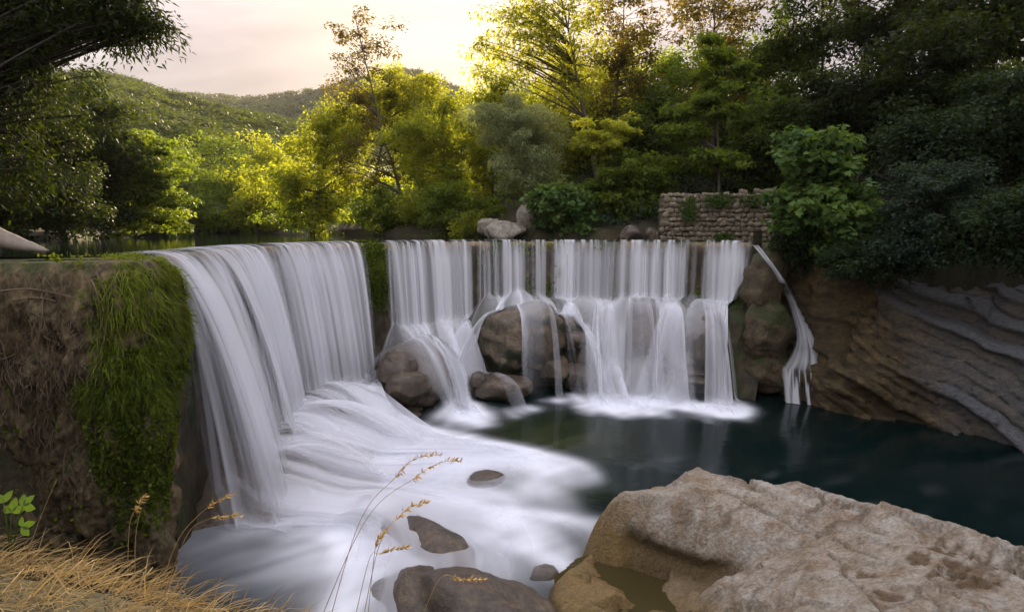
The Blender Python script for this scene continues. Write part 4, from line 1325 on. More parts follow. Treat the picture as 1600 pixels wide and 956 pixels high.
def tree(name, label, tx, Y, boxes, leaf, mat, lsize=.16, lpc=150, clump=.75, trunk=.16, bark=None, kind='rhomb', seed=0, group=None, gz=None,
         flat=.72, cat='tree', lean=0.0, parts=0, width=1.0, fork=None, dy=.8, droop=0.0, spread=1.0, basey=None, dens_=1.2, cl_=1.1):
    """boxes: (x0, y0, x1, y1, clumps) outlines of the crown's masses in the photograph, at distance Y"""
    r = np.random.default_rng(seed + 1000)
    if kind == 'rhomb' and Y > 30:
        kind, lsize, lpc = 'tri', lsize * 1.36, lpc * .64
    by = basey or Y
    bx_ = at_y(tx, 300, by)[0]
    z0 = gz if gz is not None else float(ground_h(np.array([[bx_, by]]))[0])
    base = np.array([bx_, by, z0 - .15])
    root = obj(name, None, label=label, cat=cat, group=group, loc=tuple(base))
    wood, lv = Acc(), Acc()
    ells = [ellip(b[:4], Y + (b[5] if len(b) > 5 else 0), dy) for b in boxes]
    top = max(range(len(ells)), key=lambda i: ells[i][0][2] + ells[i][1][2])
    tc, tr_ = ells[top]
    tip = tc + np.array([lean, 0, tr_[2] * .75])
    n = 14
    t = np.linspace(0, 1, n)[:, None]
    H = max(tip[2] - base[2], .5)
    mid = base + np.array([0, 0, H * .45]) + (tip - base) * np.array([.25, .25, 0])
    if fork is not None:
        mid = at_y(fork[0], fork[1], (by + Y) / 2)
    T = (1 - t) ** 2 * base + 2 * t * (1 - t) * mid + t ** 2 * tip
    T = T + .02 * H * np.column_stack([n1(t[:, 0] * 4, seed + 2), n1(t[:, 0] * 4, seed + 3), 0 * t[:, 0]]) * np.sin(t * math.pi)
    rad = trunk * (1 - .88 * t[:, 0] ** .8)
    rad[0] *= 1.35
    wood.tube(T - base, rad, 8)
    leafP, leafN, leafD, leafS, leafT = [], [], [], [], []
    for (c, e), b in zip(ells, boxes):
        k = b[4]
        d = r.normal(size=(k, 3))
        d /= np.linalg.norm(d, axis=1, keepdims=True)
        rr_ = (.30 + .70 * r.random(k) ** .55)
        cen = c + d * rr_[:, None] * e * spread * (1 + .15 * r.normal(size=(k, 1)))
        for ci in range(k):
            p = cen[ci]
            hd_ = np.hypot(*(p[:2] - base[:2]))
            zt_ = np.clip((p[2] - .45 * hd_ - base[2]) / H, .12, .93)
            i = min(n - 2, int(np.searchsorted(T[:, 2], base[2] + zt_ * H)))
            q0 = T[max(i, 1)]
            m_ = .5 * (q0 + p) + np.array([0, 0, .12 * np.linalg.norm(p - q0)]) + .1 * np.linalg.norm(p - q0) * r.normal(size=3) * .5
            s_ = np.linspace(0, 1, 7 if Y < 30 else 5)[:, None]
            br = (1 - s_) ** 2 * q0 + 2 * s_ * (1 - s_) * m_ + s_ ** 2 * p
            rb = max(.012, rad[max(i, 1)] * .48)
            wood.tube(br - base, rb * (1 - .82 * s_[:, 0]), 5 if Y < 30 else 4, cap=False)
            nl = max(6, int(lpc * dens_ * (.6 + .8 * r.random())))
            cr_ = clump * cl_ * (.65 + .7 * r.random())
            dd = r.normal(size=(nl, 3))
            dd /= np.linalg.norm(dd, axis=1, keepdims=True)
            rr2 = cr_ * (.25 + .75 * r.random(nl) ** .6)
            ax = p - T[max(i, 1)]
            ax[2] *= .3
            ax /= np.linalg.norm(ax) + 1e-6
            lp = p + dd * rr2[:, None] * np.array([.85, .85, flat])
            lp += ax * (dd @ ax)[:, None] * rr2[:, None] * .55
            lp[:, 2] -= .22 * cr_ * np.clip(dd @ ax, 0, 1) ** 2
            lp[:, 2] -= droop * (rr2 / cr_) ** 2 * cr_
            # a few twigs
            for q in range(2 if Y < 30 else 0):
                e_ = lp[r.integers(nl)]
                wood.tube(np.array([p, .5 * (p + e_) + .02, e_]) - base, np.array([rb * .25, rb * .16, .004]), 4, cap=False)
            nn = .55 * dd + np.array([0, 0, .75]) + .55 * r.normal(size=(nl, 3))
            ld = dd * .8 + .6 * r.normal(size=(nl, 3)) + np.array([0, 0, -.25 - droop])
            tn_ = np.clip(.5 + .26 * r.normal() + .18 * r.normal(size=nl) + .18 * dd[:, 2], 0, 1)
            leafP.append(lp - base)
            leafN.append(nn)
            leafD.append(ld)
            leafS.append(lsize * (.65 + .7 * r.random(nl)))
            leafT.append(tn_)
    LP, LN, LD, LS, LT = map(np.concatenate, (leafP, leafN, leafD, leafS, leafT))
    if parts:
        # leaves that show largest become single leaves
        W = LP + base
        dist = np.linalg.norm(W - np.array([0, 0, CAMZ]), axis=1)
        f_ = W[:, 1] * CP - (W[:, 2] - CAMZ) * SP
        u_ = 800 + FPX * W[:, 0] / f_
        v_ = 478 - FPX * (W[:, 1] * SP + (W[:, 2] - CAMZ) * CP) / f_
        vis = (u_ > 4) & (u_ < 1596) & (v_ > 4) & (v_ < 950)
        score = np.where(vis, LS / dist, -1)
        if basey is not None or True:
            score = score * (1 + .05 * r.random(len(score)))
        pick = np.argsort(-score)[:parts]
        pick = pick[score[pick] > 0]
        rest = np.ones(len(LP), bool)
        rest[pick] = False
        variants = []
        v, fs_ = leaf_tpl(kind)
        for q in range(5):
            variants.append(new_mesh('leaf', v * np.array([1, width, 1]), fs_, {'tone': np.full(len(v), .25 + .14 * q)}, False))
        from mathutils import Matrix
        Rm = frames(LN[pick], LD[pick])
        for q, i in enumerate(pick):
            o = obj('leaf', variants[int(np.clip((LT[i] - .18) / .14, 0, 4))], leaf, root)
            m4 = Matrix.Identity(4)
            for aa in range(3):
                for bb in range(3):
                    m4[aa][bb] = float(Rm[q][aa, bb] * LS[i])
                m4[aa][3] = float(LP[i][aa])
            o.matrix_local = m4
        LP, LN, LD, LS, LT = LP[rest], LN[rest], LD[rest], LS[rest], LT[rest]
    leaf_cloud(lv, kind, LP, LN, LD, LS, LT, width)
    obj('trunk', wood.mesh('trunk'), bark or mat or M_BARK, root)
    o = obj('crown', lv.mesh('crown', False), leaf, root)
    return root


# --- far end of the river
FE = 'trees closing the far end of the river'
for k, (tx, Y, bx_, lf, lab) in enumerate((
        (300, 66, (262, 250, 352, 366, 46), L_MID, 'round mid-green tree at the far river bend next to the left bank'),
        (352, 72, (318, 262, 400, 366, 44), L_MID, 'dull green tree at the middle of the far river bend'),
        (398, 68, (362, 255, 440, 366, 46), L_LIME, 'light green tree at the far river bend next to the golden trees'),
        (330, 90, (268, 205, 400, 300, 46), L_MID, 'wide green tree rising behind the far river bend'),
        (425, 88, (370, 215, 470, 300, 44), L_LIME, 'wide yellow-green tree rising behind the far river bend'),
        (270, 100, (190, 215, 330, 290, 40), L_MID, 'broad olive tree at the foot of the hill'))):
    tree('broadleaf_tree', lab, tx, Y, [bx_], lf, M_BARKD, .26, 150, 1.15, .18, seed=k, flat=.7)

# --- golden trees on the far bank, in the middle
tree('poplar_tree', 'tall slim poplar with sparse bronze top against the sky', 640, 47, [(514, 8, 612, 115, 26), (520, 100, 610, 190, 22), (510, 180, 640, 300, 30)], L_BROWN, M_BARK, .17, 75, .62, .17, seed=11, fork=(590, 200), lean=-.4)
tree('broadleaf_tree', 'big pale golden-green tree hanging over the water at the river bend', 480, 52, [(428, 195, 560, 368, 85), (480, 160, 575, 260, 35)], L_LIME, M_BARK, .20, 190, .95, .20, seed=12, flat=.8)
tree('broadleaf_tree', 'golden-green tree directly behind the slim poplar', 575, 56, [(510, 120, 690, 250, 70), (560, 105, 690, 180, 30)], L_GOLD, M_BARK, .20, 170, .95, .20, seed=13, flat=.8)
tree('broadleaf_tree', 'golden spindly tree with bare upright stems beside the poplar', 655, 53, [(600, 100, 690, 170, 24), (600, 160, 690, 260, 22)], L_GOLD, M_BARK, .17, 80, .7, .13, seed=14)
tree('broadleaf_tree', 'layered yellow-green tree between the poplar and the silvery willow', 700, 45, [(615, 150, 765, 300, 75), (620, 260, 740, 350, 40)], L_LIME, M_BARK, .19, 190, .85, .18, seed=15)
tree('shrub', 'bright green maple shrub dipping to the water under the poplar', 600, 47.5, [(540, 285, 650, 366, 48)], L_MID, M_BARKD, .17, 170, .7, .08, seed=16, cat='shrub')
tree('shrub', 'dark green shrub at the waterline under the golden tree', 500, 53, [(420, 290, 545, 366, 48)], L_MID, M_BARKD, .18, 170, .8, .08, seed=17, cat='shrub')
tree('shrub', 'leafy green shrub at the waterline left of the pale rock', 710, 41, [(650, 290, 765, 368, 56)], L_MID, M_BARKD, .16, 170, .65, .08, seed=18, cat='shrub')
tree('shrub', 'low feathery yellow-green shrub touching the pale rock slab', 733, 38.2, [(705, 335, 762, 372, 22)], L_LIME, M_BARKD, .13, 130, .45, .05, seed=19, cat='shrub')
tree('willow_tree', 'silvery grey-green willow leaning over the pale rocks', 845, 37.5, [(768, 190, 875, 290, 60), (735, 130, 850, 210, 35)], L_SILV, M_BARK, .22, 210, .62, .14, kind='lance', seed=20, droop=.35, fork=(825, 290), flat=.75)
tree('broadleaf_tree', 'yellow-green tree behind the silvery willow', 770, 46, [(715, 110, 830, 250, 60), (730, 200, 800, 300, 30)], L_LIME, M_BARK, .19, 170, .85, .16, seed=21)
# --- tall trees over the far bank
tree('poplar_tree', 'tall forked tree with long bare limbs above the silvery willow', 940, 40, [(738, 0, 880, 130, 60), (800, -60, 960, 60, 50), (850, 40, 960, 180, 34)], L_GOLD, M_BARK, .17, 90, .7, .24, seed=22, fork=(905, 150), lean=-.5)
tree('poplar_tree', 'tall airy bronze-leaved tree right of the forked tree', 960, 44, [(900, -40, 1050, 110, 56), (900, 90, 1040, 200, 36)], L_BROWN, M_BARK, .18, 100, .75, .2, seed=23)
tree('broadleaf_tree', 'olive tree filling the slope behind the yellow maple', 900, 47, [(830, 110, 1000, 280, 80), (850, 200, 1000, 320, 40)], L_GOLD, M_BARKD, .20, 180, .9, .2, seed=24)
tree('maple_tree', 'small maple with a bright yellow flat top', 955, 36.5, [(898, 185, 995, 242, 30)], L_BRIGHT, M_BARK, .19, 200, .5, .09, seed=25, flat=.4)
tree('fig_shrub', 'broad-leaved green shrub hanging over the water right of the pale rock', 880, 35.5, [(832, 285, 935, 366, 52)], L_FIG, M_BARKD, .24, 95, .6, .08, kind='palm', seed=26, cat='shrub')
tree('broadleaf_tree', 'dark green tree over the shaded gap beside the stone wall', 985, 36.5, [(920, 235, 1045, 330, 70), (940, 300, 1040, 345, 24)], L_MID, M_BARKD, .19, 190, .7, .12, seed=27, flat=.4)
tree('broadleaf_tree', 'dark olive tree behind the shaded gap', 1010, 42, [(960, 130, 1090, 290, 85)], L_SHADE, M_BARKD, .20, 190, .85, .16, seed=28)
tree('maple_tree', 'slender maple in leafy tiers growing from the top of the stone wall', 1124, 35.0, [(1028, 185, 1090, 230, 12), (1040, 225, 1155, 275, 24), (1040, 145, 1160, 190, 18), (1075, 60, 1170, 150, 26)], L_MID, M_BARK, .20, 150, .55, .11, seed=29, flat=.32, gz=2.0)
tree('poplar_tree', 'tall thin-topped tree with sky through its leaves behind the tiered maple', 1110, 46, [(1040, -50, 1190, 110, 60), (1050, 90, 1180, 200, 40)], L_BROWN, M_BARKD, .19, 105, .8, .2, seed=30)
tree('broadleaf_tree', 'dark rounded tree behind the stone wall', 1195, 38, [(1130, 150, 1270, 300, 90)], L_SHADE, M_BARKD, .20, 190, .8, .18, seed=31)
tree('broadleaf_tree', 'dark olive tree above the rounded tree, thin at the top', 1230, 44, [(1160, 10, 1310, 190, 90)], L_SHADE, M_BARKD, .20, 140, .85, .2, seed=32)
tree('poplar_tree', 'lacy dark tree top with many sky gaps above the fig', 1280, 42, [(1200, -60, 1360, 90, 60)], L_DARK, M_BARKD, .18, 95, .8, .2, seed=33)
for k, (tx, Y, bb, lf, lab) in enumerate((
        (800, 58, (720, 120, 880, 300, 75), L_GOLD, 'golden tree in the second row behind the silvery willow'),
        (880, 62, (800, 60, 960, 260, 75), L_GOLD, 'golden-olive tree in the second row behind the forked tree'),
        (985, 60, (910, 50, 1080, 250, 80), L_GOLD, 'golden-olive tree in the second row behind the airy bronze tree'),
        (1080, 56, (1000, 60, 1160, 250, 80), L_MID, 'olive tree in the second row behind the tiered maple'),
        (1190, 54, (1100, 50, 1280, 250, 80), L_SHADE, 'dark tree in the second row behind the stone wall'),
        (660, 62, (590, 150, 740, 320, 70), L_LIME, 'pale golden tree in the second row behind the spindly stems'))):
    tree('broadleaf_tree', lab, tx, Y, [bb], lf, M_BARKD, .26, 170, 1.1, .2, seed=90 + k, flat=.75)
# --- right bank, dark
RB = 'dark trees of the right bank'
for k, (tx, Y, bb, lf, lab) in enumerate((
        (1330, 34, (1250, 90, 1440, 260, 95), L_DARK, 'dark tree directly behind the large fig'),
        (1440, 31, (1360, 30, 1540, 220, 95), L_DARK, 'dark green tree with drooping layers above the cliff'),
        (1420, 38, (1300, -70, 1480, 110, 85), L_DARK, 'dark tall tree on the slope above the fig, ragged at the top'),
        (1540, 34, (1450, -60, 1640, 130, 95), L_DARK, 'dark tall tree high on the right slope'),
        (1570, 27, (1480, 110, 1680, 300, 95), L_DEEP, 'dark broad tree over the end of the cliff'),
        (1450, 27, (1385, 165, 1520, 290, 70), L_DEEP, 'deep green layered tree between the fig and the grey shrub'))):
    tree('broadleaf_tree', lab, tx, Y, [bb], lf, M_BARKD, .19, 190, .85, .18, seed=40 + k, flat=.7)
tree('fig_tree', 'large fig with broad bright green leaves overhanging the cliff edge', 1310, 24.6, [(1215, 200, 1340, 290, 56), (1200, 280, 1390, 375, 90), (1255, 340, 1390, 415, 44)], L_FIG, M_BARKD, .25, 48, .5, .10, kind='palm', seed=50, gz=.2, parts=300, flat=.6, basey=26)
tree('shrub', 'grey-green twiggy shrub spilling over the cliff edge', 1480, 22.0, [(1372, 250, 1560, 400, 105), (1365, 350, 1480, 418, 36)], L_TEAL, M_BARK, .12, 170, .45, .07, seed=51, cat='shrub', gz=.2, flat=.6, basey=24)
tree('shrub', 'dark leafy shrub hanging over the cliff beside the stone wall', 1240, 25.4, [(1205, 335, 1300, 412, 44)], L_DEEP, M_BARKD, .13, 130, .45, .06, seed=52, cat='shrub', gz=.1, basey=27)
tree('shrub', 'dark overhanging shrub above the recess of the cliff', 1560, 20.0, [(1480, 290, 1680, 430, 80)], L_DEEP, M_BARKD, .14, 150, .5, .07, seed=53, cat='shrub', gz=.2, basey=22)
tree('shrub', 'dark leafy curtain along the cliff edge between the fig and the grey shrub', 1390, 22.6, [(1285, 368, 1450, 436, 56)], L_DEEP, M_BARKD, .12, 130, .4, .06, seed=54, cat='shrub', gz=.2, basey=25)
# forest carried on out of the frame, unseen trees added to darken the right
for k, (x, y, h_) in enumerate(((27, 20, 11), (24, 12, 12), (27, 6, 12), (25, -2, 12), (29, 14, 14), (24, -10, 12))):
    z = float(ground_h(np.array([[x, y]]))[0])
    c = np.array([x, y, z + h_ * .55])
    BOX = []
    r0 = ellip
    def ellip_abs(b, Y, dy=.8, c=c, h_=h_):
        return c, np.array([h_ * .42, h_ * .40, h_ * .45])
    ellip = ellip_abs
    tree('broadleaf_tree', 'unseen dark tree added for shade on the right bank ' + ('beyond the cliff end', 'over the downstream pool', 'across from the pale boulder', '', 'up the slope behind the cliff end', '')[k], 800 + x / y * FPX if y > 1 else 800, y, [(0, 0, 1, 1, 70)], L_DARK, M_BARKD, .30, 110, 1.1, .2, seed=60 + k, group='shade trees added on the right bank outside the view', basey=y) if y > 1 else None
    ellip = r0

# --- left bank
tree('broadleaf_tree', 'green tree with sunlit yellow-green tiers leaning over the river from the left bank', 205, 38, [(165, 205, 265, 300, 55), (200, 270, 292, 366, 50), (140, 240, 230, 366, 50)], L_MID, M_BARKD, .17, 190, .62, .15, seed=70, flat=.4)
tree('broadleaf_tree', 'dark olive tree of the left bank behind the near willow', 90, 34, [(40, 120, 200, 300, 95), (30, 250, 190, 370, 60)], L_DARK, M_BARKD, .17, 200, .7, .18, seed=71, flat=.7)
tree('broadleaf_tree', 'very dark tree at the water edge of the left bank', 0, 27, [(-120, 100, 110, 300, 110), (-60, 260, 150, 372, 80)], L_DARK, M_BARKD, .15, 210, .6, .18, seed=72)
tree('willow_tree', 'dark overhanging willow with narrow leaves against the sky', -330, 12.5, [(-160, -60, 110, 90, 120), (40, -60, 190, 80, 75), (150, -30, 258, 66, 42), (-160, 60, 110, 200, 90), (-160, 180, 90, 330, 70)], L_DARK, M_BARKD, .15, 62, .42, .22, kind='lance', seed=73, droop=.5, parts=300, flat=.8, gz=.3, width=1.15, spread=1.0, cl_=1.0, dens_=1.0)

# ------------------------------------------------------------------ undergrowth on the banks
def proj(P):
    P = np.asarray(P, float)
    f_ = P[:, 1] * CP - (P[:, 2] - CAMZ) * SP
    return 800 + FPX * P[:, 0] / f_, 478 - FPX * (P[:, 1] * SP + (P[:, 2] - CAMZ) * CP) / f_


def undergrowth(label, poly, n, leaf, size, lpc, rad, dark):
    xs, ys = [p[0] for p in poly], [p[1] for p in poly]
    Q_ = np.column_stack([rng.uniform(min(xs), max(xs), n * 3), rng.uniform(min(ys), max(ys), n * 3)])
    Q_ = Q_[inside(Q_, poly) & ~inside(Q_, river_poly) & ~inside(Q_, basin_poly)][:n]
    z = ground_h(Q_)
    a = Acc()
    R_ = rad * (.6 + .8 * rng.random(len(Q_)))
    C_ = np.column_stack([Q_, z + R_ * .35])
    crowns(a, C_, R_, lpc, size, flat=.8)
    return obj('undergrowth', a.mesh('undergrowth', False), leaf, label=label, cat='undergrowth', kind='stuff')


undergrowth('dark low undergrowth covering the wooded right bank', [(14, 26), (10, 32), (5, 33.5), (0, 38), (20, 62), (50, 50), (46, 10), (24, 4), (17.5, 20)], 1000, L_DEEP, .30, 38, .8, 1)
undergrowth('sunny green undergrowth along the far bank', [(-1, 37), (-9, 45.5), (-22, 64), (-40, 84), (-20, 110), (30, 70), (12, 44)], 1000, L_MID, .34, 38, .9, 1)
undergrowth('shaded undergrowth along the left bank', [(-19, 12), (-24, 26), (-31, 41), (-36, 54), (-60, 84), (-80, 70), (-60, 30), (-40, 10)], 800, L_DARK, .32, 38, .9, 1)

# ------------------------------------------------------------------ the tufa wall's coat
tv = tufa_V
tnr = np.cross(np.gradient(tv, axis=1), np.gradient(tv, axis=0))
tnr /= np.linalg.norm(tnr, axis=2, keepdims=True) + 1e-9
flat3 = np.stack([np.broadcast_to(tn[None, :, 0], tv.shape[:2]), np.broadcast_to(tn[None, :, 1], tv.shape[:2]), np.zeros(tv.shape[:2])], -1)
tnr *= np.sign((tnr * (flat3 + np.array([0, 0, .3]))).sum(-1, keepdims=True))
TP, TN, TF = tv.reshape(-1, 3), tnr.reshape(-1, 3), flat3.reshape(-1, 3)
tu, tvv = proj(TP)


def pick(w, n):
    w = np.maximum(w, 0)
    return rng.choice(len(w), n, p=w / w.sum())


cl = fbm(TP * np.array([2.2, 2.2, 1.2]), 3, 401)
right_edge = np.interp(tvv, [395, 420, 560, 600, 700, 900], [310, 310, 305, 290, 270, 255])
left_edge = np.interp(tvv, [395, 410, 430, 560, 640, 760, 830], [172, 182, 182, 172, 140, 140, 160])
wg = sstep(left_edge - 30, left_edge + 45, tu + 40 * cl) * (tu < right_edge) * (tvv < 640) * (TP[:, 1] < 12.8) * (TP[:, 2] < .02)
wg = wg + .10 * (tu > 40) * (tu < 200) * (tvv < 700) * sstep(.12, .45, cl + .3 * fbm(TP * 3, 2, 406)) * (TP[:, 1] < 12.8)
i = pick(wg * (.30 + sstep(-.45, .25, cl + .4 * fbm(TP * 5, 2, 405))), 16000)
n_ = len(i)
a = Acc()
D = TF[i] * .75 + np.array([.10, -.05, -.80]) + .42 * rng.normal(size=(n_, 3)) + .5 * fbm(TP[i] * 1.6, 2, 403)[:, None] * np.array([1, 0, .4])
leaf_cloud(a, 'blade', TP[i] + .04 * rng.normal(size=(n_, 3)), TF[i] + .5 * rng.normal(size=(n_, 3)) + np.array([0, 0, .6]), D, .10 + .25 * rng.random(n_) ** 1.5, np.clip(.52 + .45 * fbm(TP[i] * 2.5, 3, 404) + .22 * rng.normal(size=n_) + .12 * (TP[i][:, 2] + 1.6), 0, 1), .045)
obj('hanging_grass', a.mesh('hanging_grass', False), L_MOSS, tufa, kind='stuff')
wm = sstep(left_edge - 10, left_edge + 20, tu + 45 * cl) * (tu < right_edge) * (tvv > 540) * sstep(860, 700, tvv + 60 * cl) * (TP[:, 1] < 12.8)
wm2 = .10 * sstep(.15, .6, cl) * (tu < 200) * (tvv > 400) + .5 * (tvv < 425) * (tu > 60) * (tu < 290) * sstep(-.3, .3, cl) * (TP[:, 2] > -.35)
i = pick(wm + wm2, 17000)
n_ = len(i)
a = Acc()
leaf_cloud(a, 'rhomb', TP[i] + TF[i] * (.05 * rng.random((n_, 1))), TF[i] + .8 * rng.normal(size=(n_, 3)), TF[i] * .5 + np.array([0, 0, -.8]) + .6 * rng.normal(size=(n_, 3)), .05 + .07 * rng.random(n_), np.clip(.30 + .3 * cl[i] + .2 * rng.normal(size=n_), 0, 1))
obj('moss', a.mesh('moss', False), L_MOSS, tufa, kind='stuff')
# roots and drips
wr = (tu > -120) * (tu < 175) * (TP[:, 2] < -.1) * (TP[:, 2] > -4.6) * (.15 + sstep(-.2, .5, -cl))
i = np.concatenate([pick(wr, 240), pick(wr, 800)])
a = Acc()
for qi, q in enumerate(i):
    fine_ = qi >= 240
    L = rng.uniform(.06, .30) if fine_ else rng.uniform(.12, .75) * (1.5 if rng.random() < .12 else 1)
    k = 4 if fine_ else 8
    t = np.linspace(0, 1, k)[:, None]
    sw = np.column_stack([n1(t[:, 0] * 3 + q * .37, 411), n1(t[:, 0] * 3 + q * .53, 412), 0 * t[:, 0]])
    p = TP[q] + TF[q] * (.0 + .07 * rng.random()) + t * np.array([rng.normal() * .10, rng.normal() * .05, -L]) + sw * .10 * L ** .5 + TF[q] * .06 * np.sin(t * 2.6)
    a.tube(p, (rng.uniform(.004, .011) if fine_ else rng.uniform(.0025, .010)) * (1 - .75 * t[:, 0]), 4, rng.random(), False)
for p in ([(0, 452), (50, 450), (90, 455), (125, 464)], [(20, 470), (60, 462), (100, 470)], [(0, 560), (20, 556), (35, 548)], [(110, 400), (150, 440), (160, 500), (155, 580)], [(150, 420), (168, 470), (162, 560), (150, 640), (155, 700)], [(60, 410), (70, 480), (62, 560)]):
    pp = []
    for x, y in p:
        d_ = (tu - x) ** 2 + (tvv - y) ** 2 + 1e3 * (TP[:, 1] > 12.8)
        q = int(np.argmin(d_))
        pp.append(TP[q] + TF[q] * .10)
    pp = resample(np.array(pp), .06)[1]
    pp = np.column_stack([np.convolve(np.pad(pp[:, k], 3, 'edge'), np.ones(7) / 7, 'valid') for k in range(3)])
    a.tube(pp, .022 * np.linspace(1, .35, len(pp)), 6, .9, True)
obj('root_fringe', a.mesh('root_fringe'), M_ROOT, tufa, kind='stuff')

# moss tuft in the gap of the weir and green patches behind the thin streams
V = swept_wall(wp, wn_, zs, lambda z: wall_off(ws, np.full(len(ws), z)), lambda V: .22 * fbm(V * np.array([.9, .9, .5]), 4, 3) + .12 * fbm(V * np.array([3.4, 3.4, 1.4]), 4, 8))
WP = V.reshape(-1, 3)
WS = np.broadcast_to(ws[None], V.shape[:2]).ravel()
WN = np.broadcast_to(np.column_stack([wn_, 0 * ws])[None], V.shape).reshape(-1, 3)
cl = fbm(WP * np.array([1.1, 1.1, .8]), 3, 421)
w = 3.0 * gaus(WS, (sA + sB) / 2 + .05, .45) * sstep(-3.4, -1.5, WP[:, 2]) + .35 * (WS > sC - 1) * sstep(.0, .5, cl) * (WP[:, 2] > -3.2)
w = w * (WP[:, 2] < -.02)
i = pick(w, 9000)
n_ = len(i)
a = Acc()
leaf_cloud(a, 'rhomb', WP[i] + WN[i] * (.08 * rng.random((n_, 1))), WN[i] + .8 * rng.normal(size=(n_, 3)) + np.array([0, 0, .4]), WN[i] * .4 + np.array([0, 0, -1]) + .5 * rng.normal(size=(n_, 3)), .07 + .12 * rng.random(n_), np.clip(.35 + .3 * cl[i] + .25 * rng.normal(size=n_) + .12 * (WP[i, 2] + 1), 0, 1))
obj('moss', a.mesh('moss', False), L_MOSS, weir, kind='stuff')

# ivy on the stone wall
for lab, (x0, y0, x1, y1), n_ in (('ivy hanging down the left part of the stone wall', (1060, 302, 1092, 350), 420), ('green tuft of ivy along the top of the stone wall', (1095, 298, 1150, 325), 420), ('thin ivy runner near the fig end of the stone wall', (1150, 300, 1200, 322), 220), ('mossy cushion at the foot of the stone wall', (1108, 362, 1150, 376), 260)):
    c, e = ellip((x0, y0, x1, y1), WY - .22)
    d_ = rng.normal(size=(n_, 3))
    d_ /= np.linalg.norm(d_, axis=1, keepdims=True)
    p = d_ * (rng.random((n_, 1)) ** .5) * e * np.array([1, 0, 1]) + np.array([0, -.12, 0]) * rng.random((n_, 1))
    a = Acc()
    leaf_cloud(a, 'rhomb', p, np.array([0, -1, .5]) + .7 * rng.normal(size=(n_, 3)), np.array([0, -.3, -1]) + .7 * rng.normal(size=(n_, 3)), .09 + .08 * rng.random(n_), np.clip(.5 + .25 * rng.normal(size=n_), 0, 1))
    o = obj('ivy', None, label=lab, cat='plant', loc=tuple(c))
    obj('foliage', a.mesh('foliage', False), L_VINE, o, kind='stuff')
    a = Acc()
    for q in range(5):
        x = rng.uniform(-.7, .7) * e[0]
        a.tube(np.array([[x, .02, e[2] * .9], [x + .1, -.02, 0], [x - .05, .0, -e[2] * .9]]), .012, 5)
    obj('stem', a.mesh('stem'), M_BARKD, o)

# ------------------------------------------------------------------ dry grass on the near bank
n_ = 9000
Q_ = np.column_stack([rng.uniform(-4.6, .9, n_ * 3), rng.uniform(1.3, 4.6, n_ * 3)])
Q_ = Q_[~inside(Q_, basin_poly)]
dn_ = poly_dist(Q_, NEAR)
Q_ = Q_[(rng.random(len(Q_)) < .35 + .65 * np.exp(-dn_ / .5))][:n_]
n_ = len(Q_)
tuft = fbm(np.column_stack([Q_ * 2.2, Q_[:, 0] * 0]), 3, 431)
z = ground_h(Q_)
P = np.column_stack([Q_, z + .01 + .08 * np.maximum(tuft, 0) + .05 * rng.random(n_)])
ang = .25 + .9 * tuft + .8 * rng.normal(size=n_)
up = np.where(rng.random(n_) < .10, .9, .22) * rng.random(n_)
D = np.column_stack([np.cos(ang), np.sin(ang) * .8, up + .05])
L = (.08 + .22 * rng.random(n_))
a = Acc()
leaf_cloud(a, 'blade', P, np.array([0, -.35, 1]) + .5 * rng.normal(size=(n_, 3)), D, L, np.clip(.48 + .25 * tuft + .24 * rng.normal(size=n_), 0, 1), .024)
obj('dry_grass', a.mesh('dry_grass', False), L_STRAW, label='matted golden dry grass on the near bank', cat='grass', kind='stuff')
# soft mat of dead grass under the blades
# single stems
stems = [([(492, 905), (560, 820), (618, 745), (650, 716), (692, 710)], 2.55, 'long dry grass stem bowing furthest over the foam'),
         ([(470, 915), (570, 815), (650, 745), (690, 722), (724, 720)], 2.5, 'long dry grass stem crossing below the tallest one'),
         ([(545, 940), (590, 860), (625, 805), (652, 788), (672, 786)], 2.45, 'dry stem with a pale drooping seed head over the white water'),
         ([(530, 940), (575, 880), (592, 865), (615, 858), (640, 854)], 2.45, 'short golden seed head leaning level over the brown rock'),
         ([(560, 950), (585, 865), (596, 840), (606, 826)], 2.45, 'upright straw-coloured seed head beside the level one'),
         ([(236, 905), (275, 850), (310, 805), (340, 783), (368, 770)], 2.75, 'arched dry stem with slender seed head before the dark wall foot'),
         ([(240, 900), (290, 840), (320, 813), (350, 806), (378, 806)], 2.7, 'arched dry stem just under its slender neighbour'),
         ([(192, 870), (202, 825), (214, 793), (228, 774)], 2.85, 'short upright dry stem with curled seed head at the wall foot'),
         ([(205, 880), (212, 840), (222, 788)], 2.85, 'plain thin dry stalk next to the curled seed head'),
         ([(610, 950), (680, 915), (720, 905), (760, 906)], 2.4, 'low bent straw stem reaching over the brown rounded rock'),
         ([(30, 880), (55, 830), (75, 780), (90, 745)], 3.0, 'thin leaning dry stalk in front of the tufa wall')]
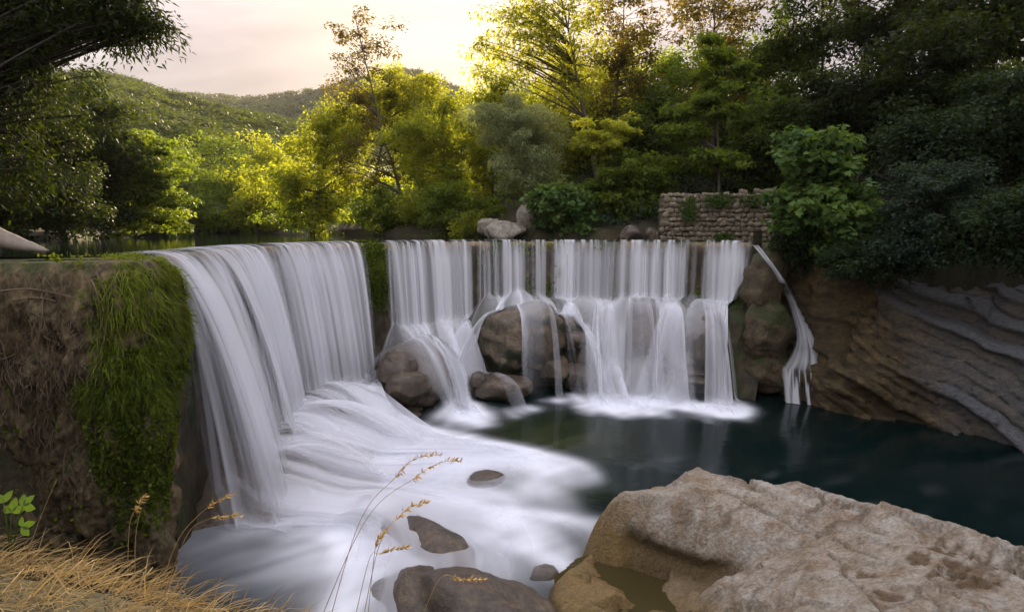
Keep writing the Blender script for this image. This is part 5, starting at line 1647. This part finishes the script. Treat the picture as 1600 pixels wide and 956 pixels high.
for pts, Y, lab in stems:
    W = np.array([at_y(x, y, Y + .25 * (k / len(pts))) for k, (x, y) in enumerate(pts)])
    g0 = float(ground_h(W[:1, :2])[0])
    if g0 > -3:
        W[0, 2] = min(W[0, 2], g0 + .02)
    c = resample(W, .02)[1]
    root = obj('grass_stem', None, label=lab, cat='grass stem', loc=tuple(c[0]))
    a = Acc()
    a.tube(c - c[0], .0022 * np.linspace(1, .5, len(c)), 5, .75)
    obj('stem', a.mesh('stem'), L_STRAW, root)
    if 'plain' in lab or 'stalk' in lab:
        continue
    a = Acc()
    m = max(6, int(len(c) * .22))
    idx = rng.uniform(len(c) - m, len(c) - 1, 46)
    p = np.stack([np.interp(idx, np.arange(len(c)), (c - c[0])[:, k]) for k in range(3)], -1)
    tg = (c[-1] - c[-m]) / np.linalg.norm(c[-1] - c[-m])
    leaf_cloud(a, 'lance', p, rdir(46), tg + .35 * rng.normal(size=(46, 3)), .022 + .012 * rng.random(46), np.clip(.75 + .2 * rng.normal(size=46), 0, 1), 1.2)
    obj('seed_head', a.mesh('seed_head', False), L_STRAW, root)

# five-fingered leafy plant at the near bank
lp0 = at_y(14, 850, 3.1)
root = obj('leafy_plant', None, label='small green leafy plant standing in the dry grass by the wall', cat='plant', loc=tuple(lp0))
a = Acc()
tips = [at_y(18, 800, 3.1), at_y(36, 790, 3.1), at_y(5, 785, 3.1), at_y(34, 822, 3.05)]
for q in tips:
    a.tube(np.array([[0, 0, -.12], (q - lp0) * .5 + [0.004, 0, .01], q - lp0]), [.004, .003, .002], 5)
obj('stem', a.mesh('stem'), L_VINE, root)
v = np.array([[0, 0, 0], [.18, .20, .02], [.45, .30, .03], [.75, .20, 0], [1, 0, -.06], [.75, -.20, 0], [.45, -.30, .03], [.18, -.20, .02]])
lm = new_mesh('leaf', v, [np.array([[0, 1, 7], [1, 2, 7], [2, 6, 7], [2, 3, 6], [3, 5, 6], [3, 4, 5]])], {'tone': np.full(8, .35)}, True)
from mathutils import Matrix
for q, (ti, ang, sz_) in enumerate([(0, 2.6, .075), (0, 1.5, .085), (0, .4, .08), (1, 1.9, .075), (1, .9, .08), (1, -.2, .085), (2, 2.5, .08), (2, 1.2, .075), (3, .3, .07), (3, -.9, .075), (3, 2.0, .06)]):
    p = tips[ti] - lp0
    R_ = frames(np.array([[.15 * math.sin(q), -.8, .45 + .2 * math.cos(q * 2)]]), np.array([[math.cos(ang), .1, math.sin(ang)]]))[0]
    o = obj('leaf', lm, L_VINE, root)
    m4 = Matrix.Identity(4)
    for aa in range(3):
        for bb in range(3):
            m4[aa][bb] = float(R_[aa, bb] * sz_)
        m4[aa][3] = float(p[aa])
    o.matrix_local = m4

# ------------------------------------------------------------------ evening haze in the valley air
hz, Nh, _o = mat_new('haze_air')
pv = Nh('ShaderNodeVolumePrincipled', {'Color': (1.0, .93, .82, 1), 'Density': .00010, 'Anisotropy': .0})
hz.node_tree.links.new(pv.outputs[0], [n for n in hz.node_tree.nodes if n.type == 'OUTPUT_MATERIAL'][0].inputs['Volume'])
x0, x1, y0, y1, z0, z1 = -2700, 2700, -2700, 3300, -12, 330
hv = np.array([[x0, y0, z0], [x1, y0, z0], [x1, y1, z0], [x0, y1, z0], [x0, y0, z1], [x1, y0, z1], [x1, y1, z1], [x0, y1, z1]], float)
obj('haze', new_mesh('haze', hv, [np.array([[3, 2, 1, 0], [4, 5, 6, 7], [0, 1, 5, 4], [1, 2, 6, 5], [2, 3, 7, 6], [3, 0, 4, 7]])], smooth=False), hz, kind='stuff', label='thin warm evening haze filling the valley', cat='haze')
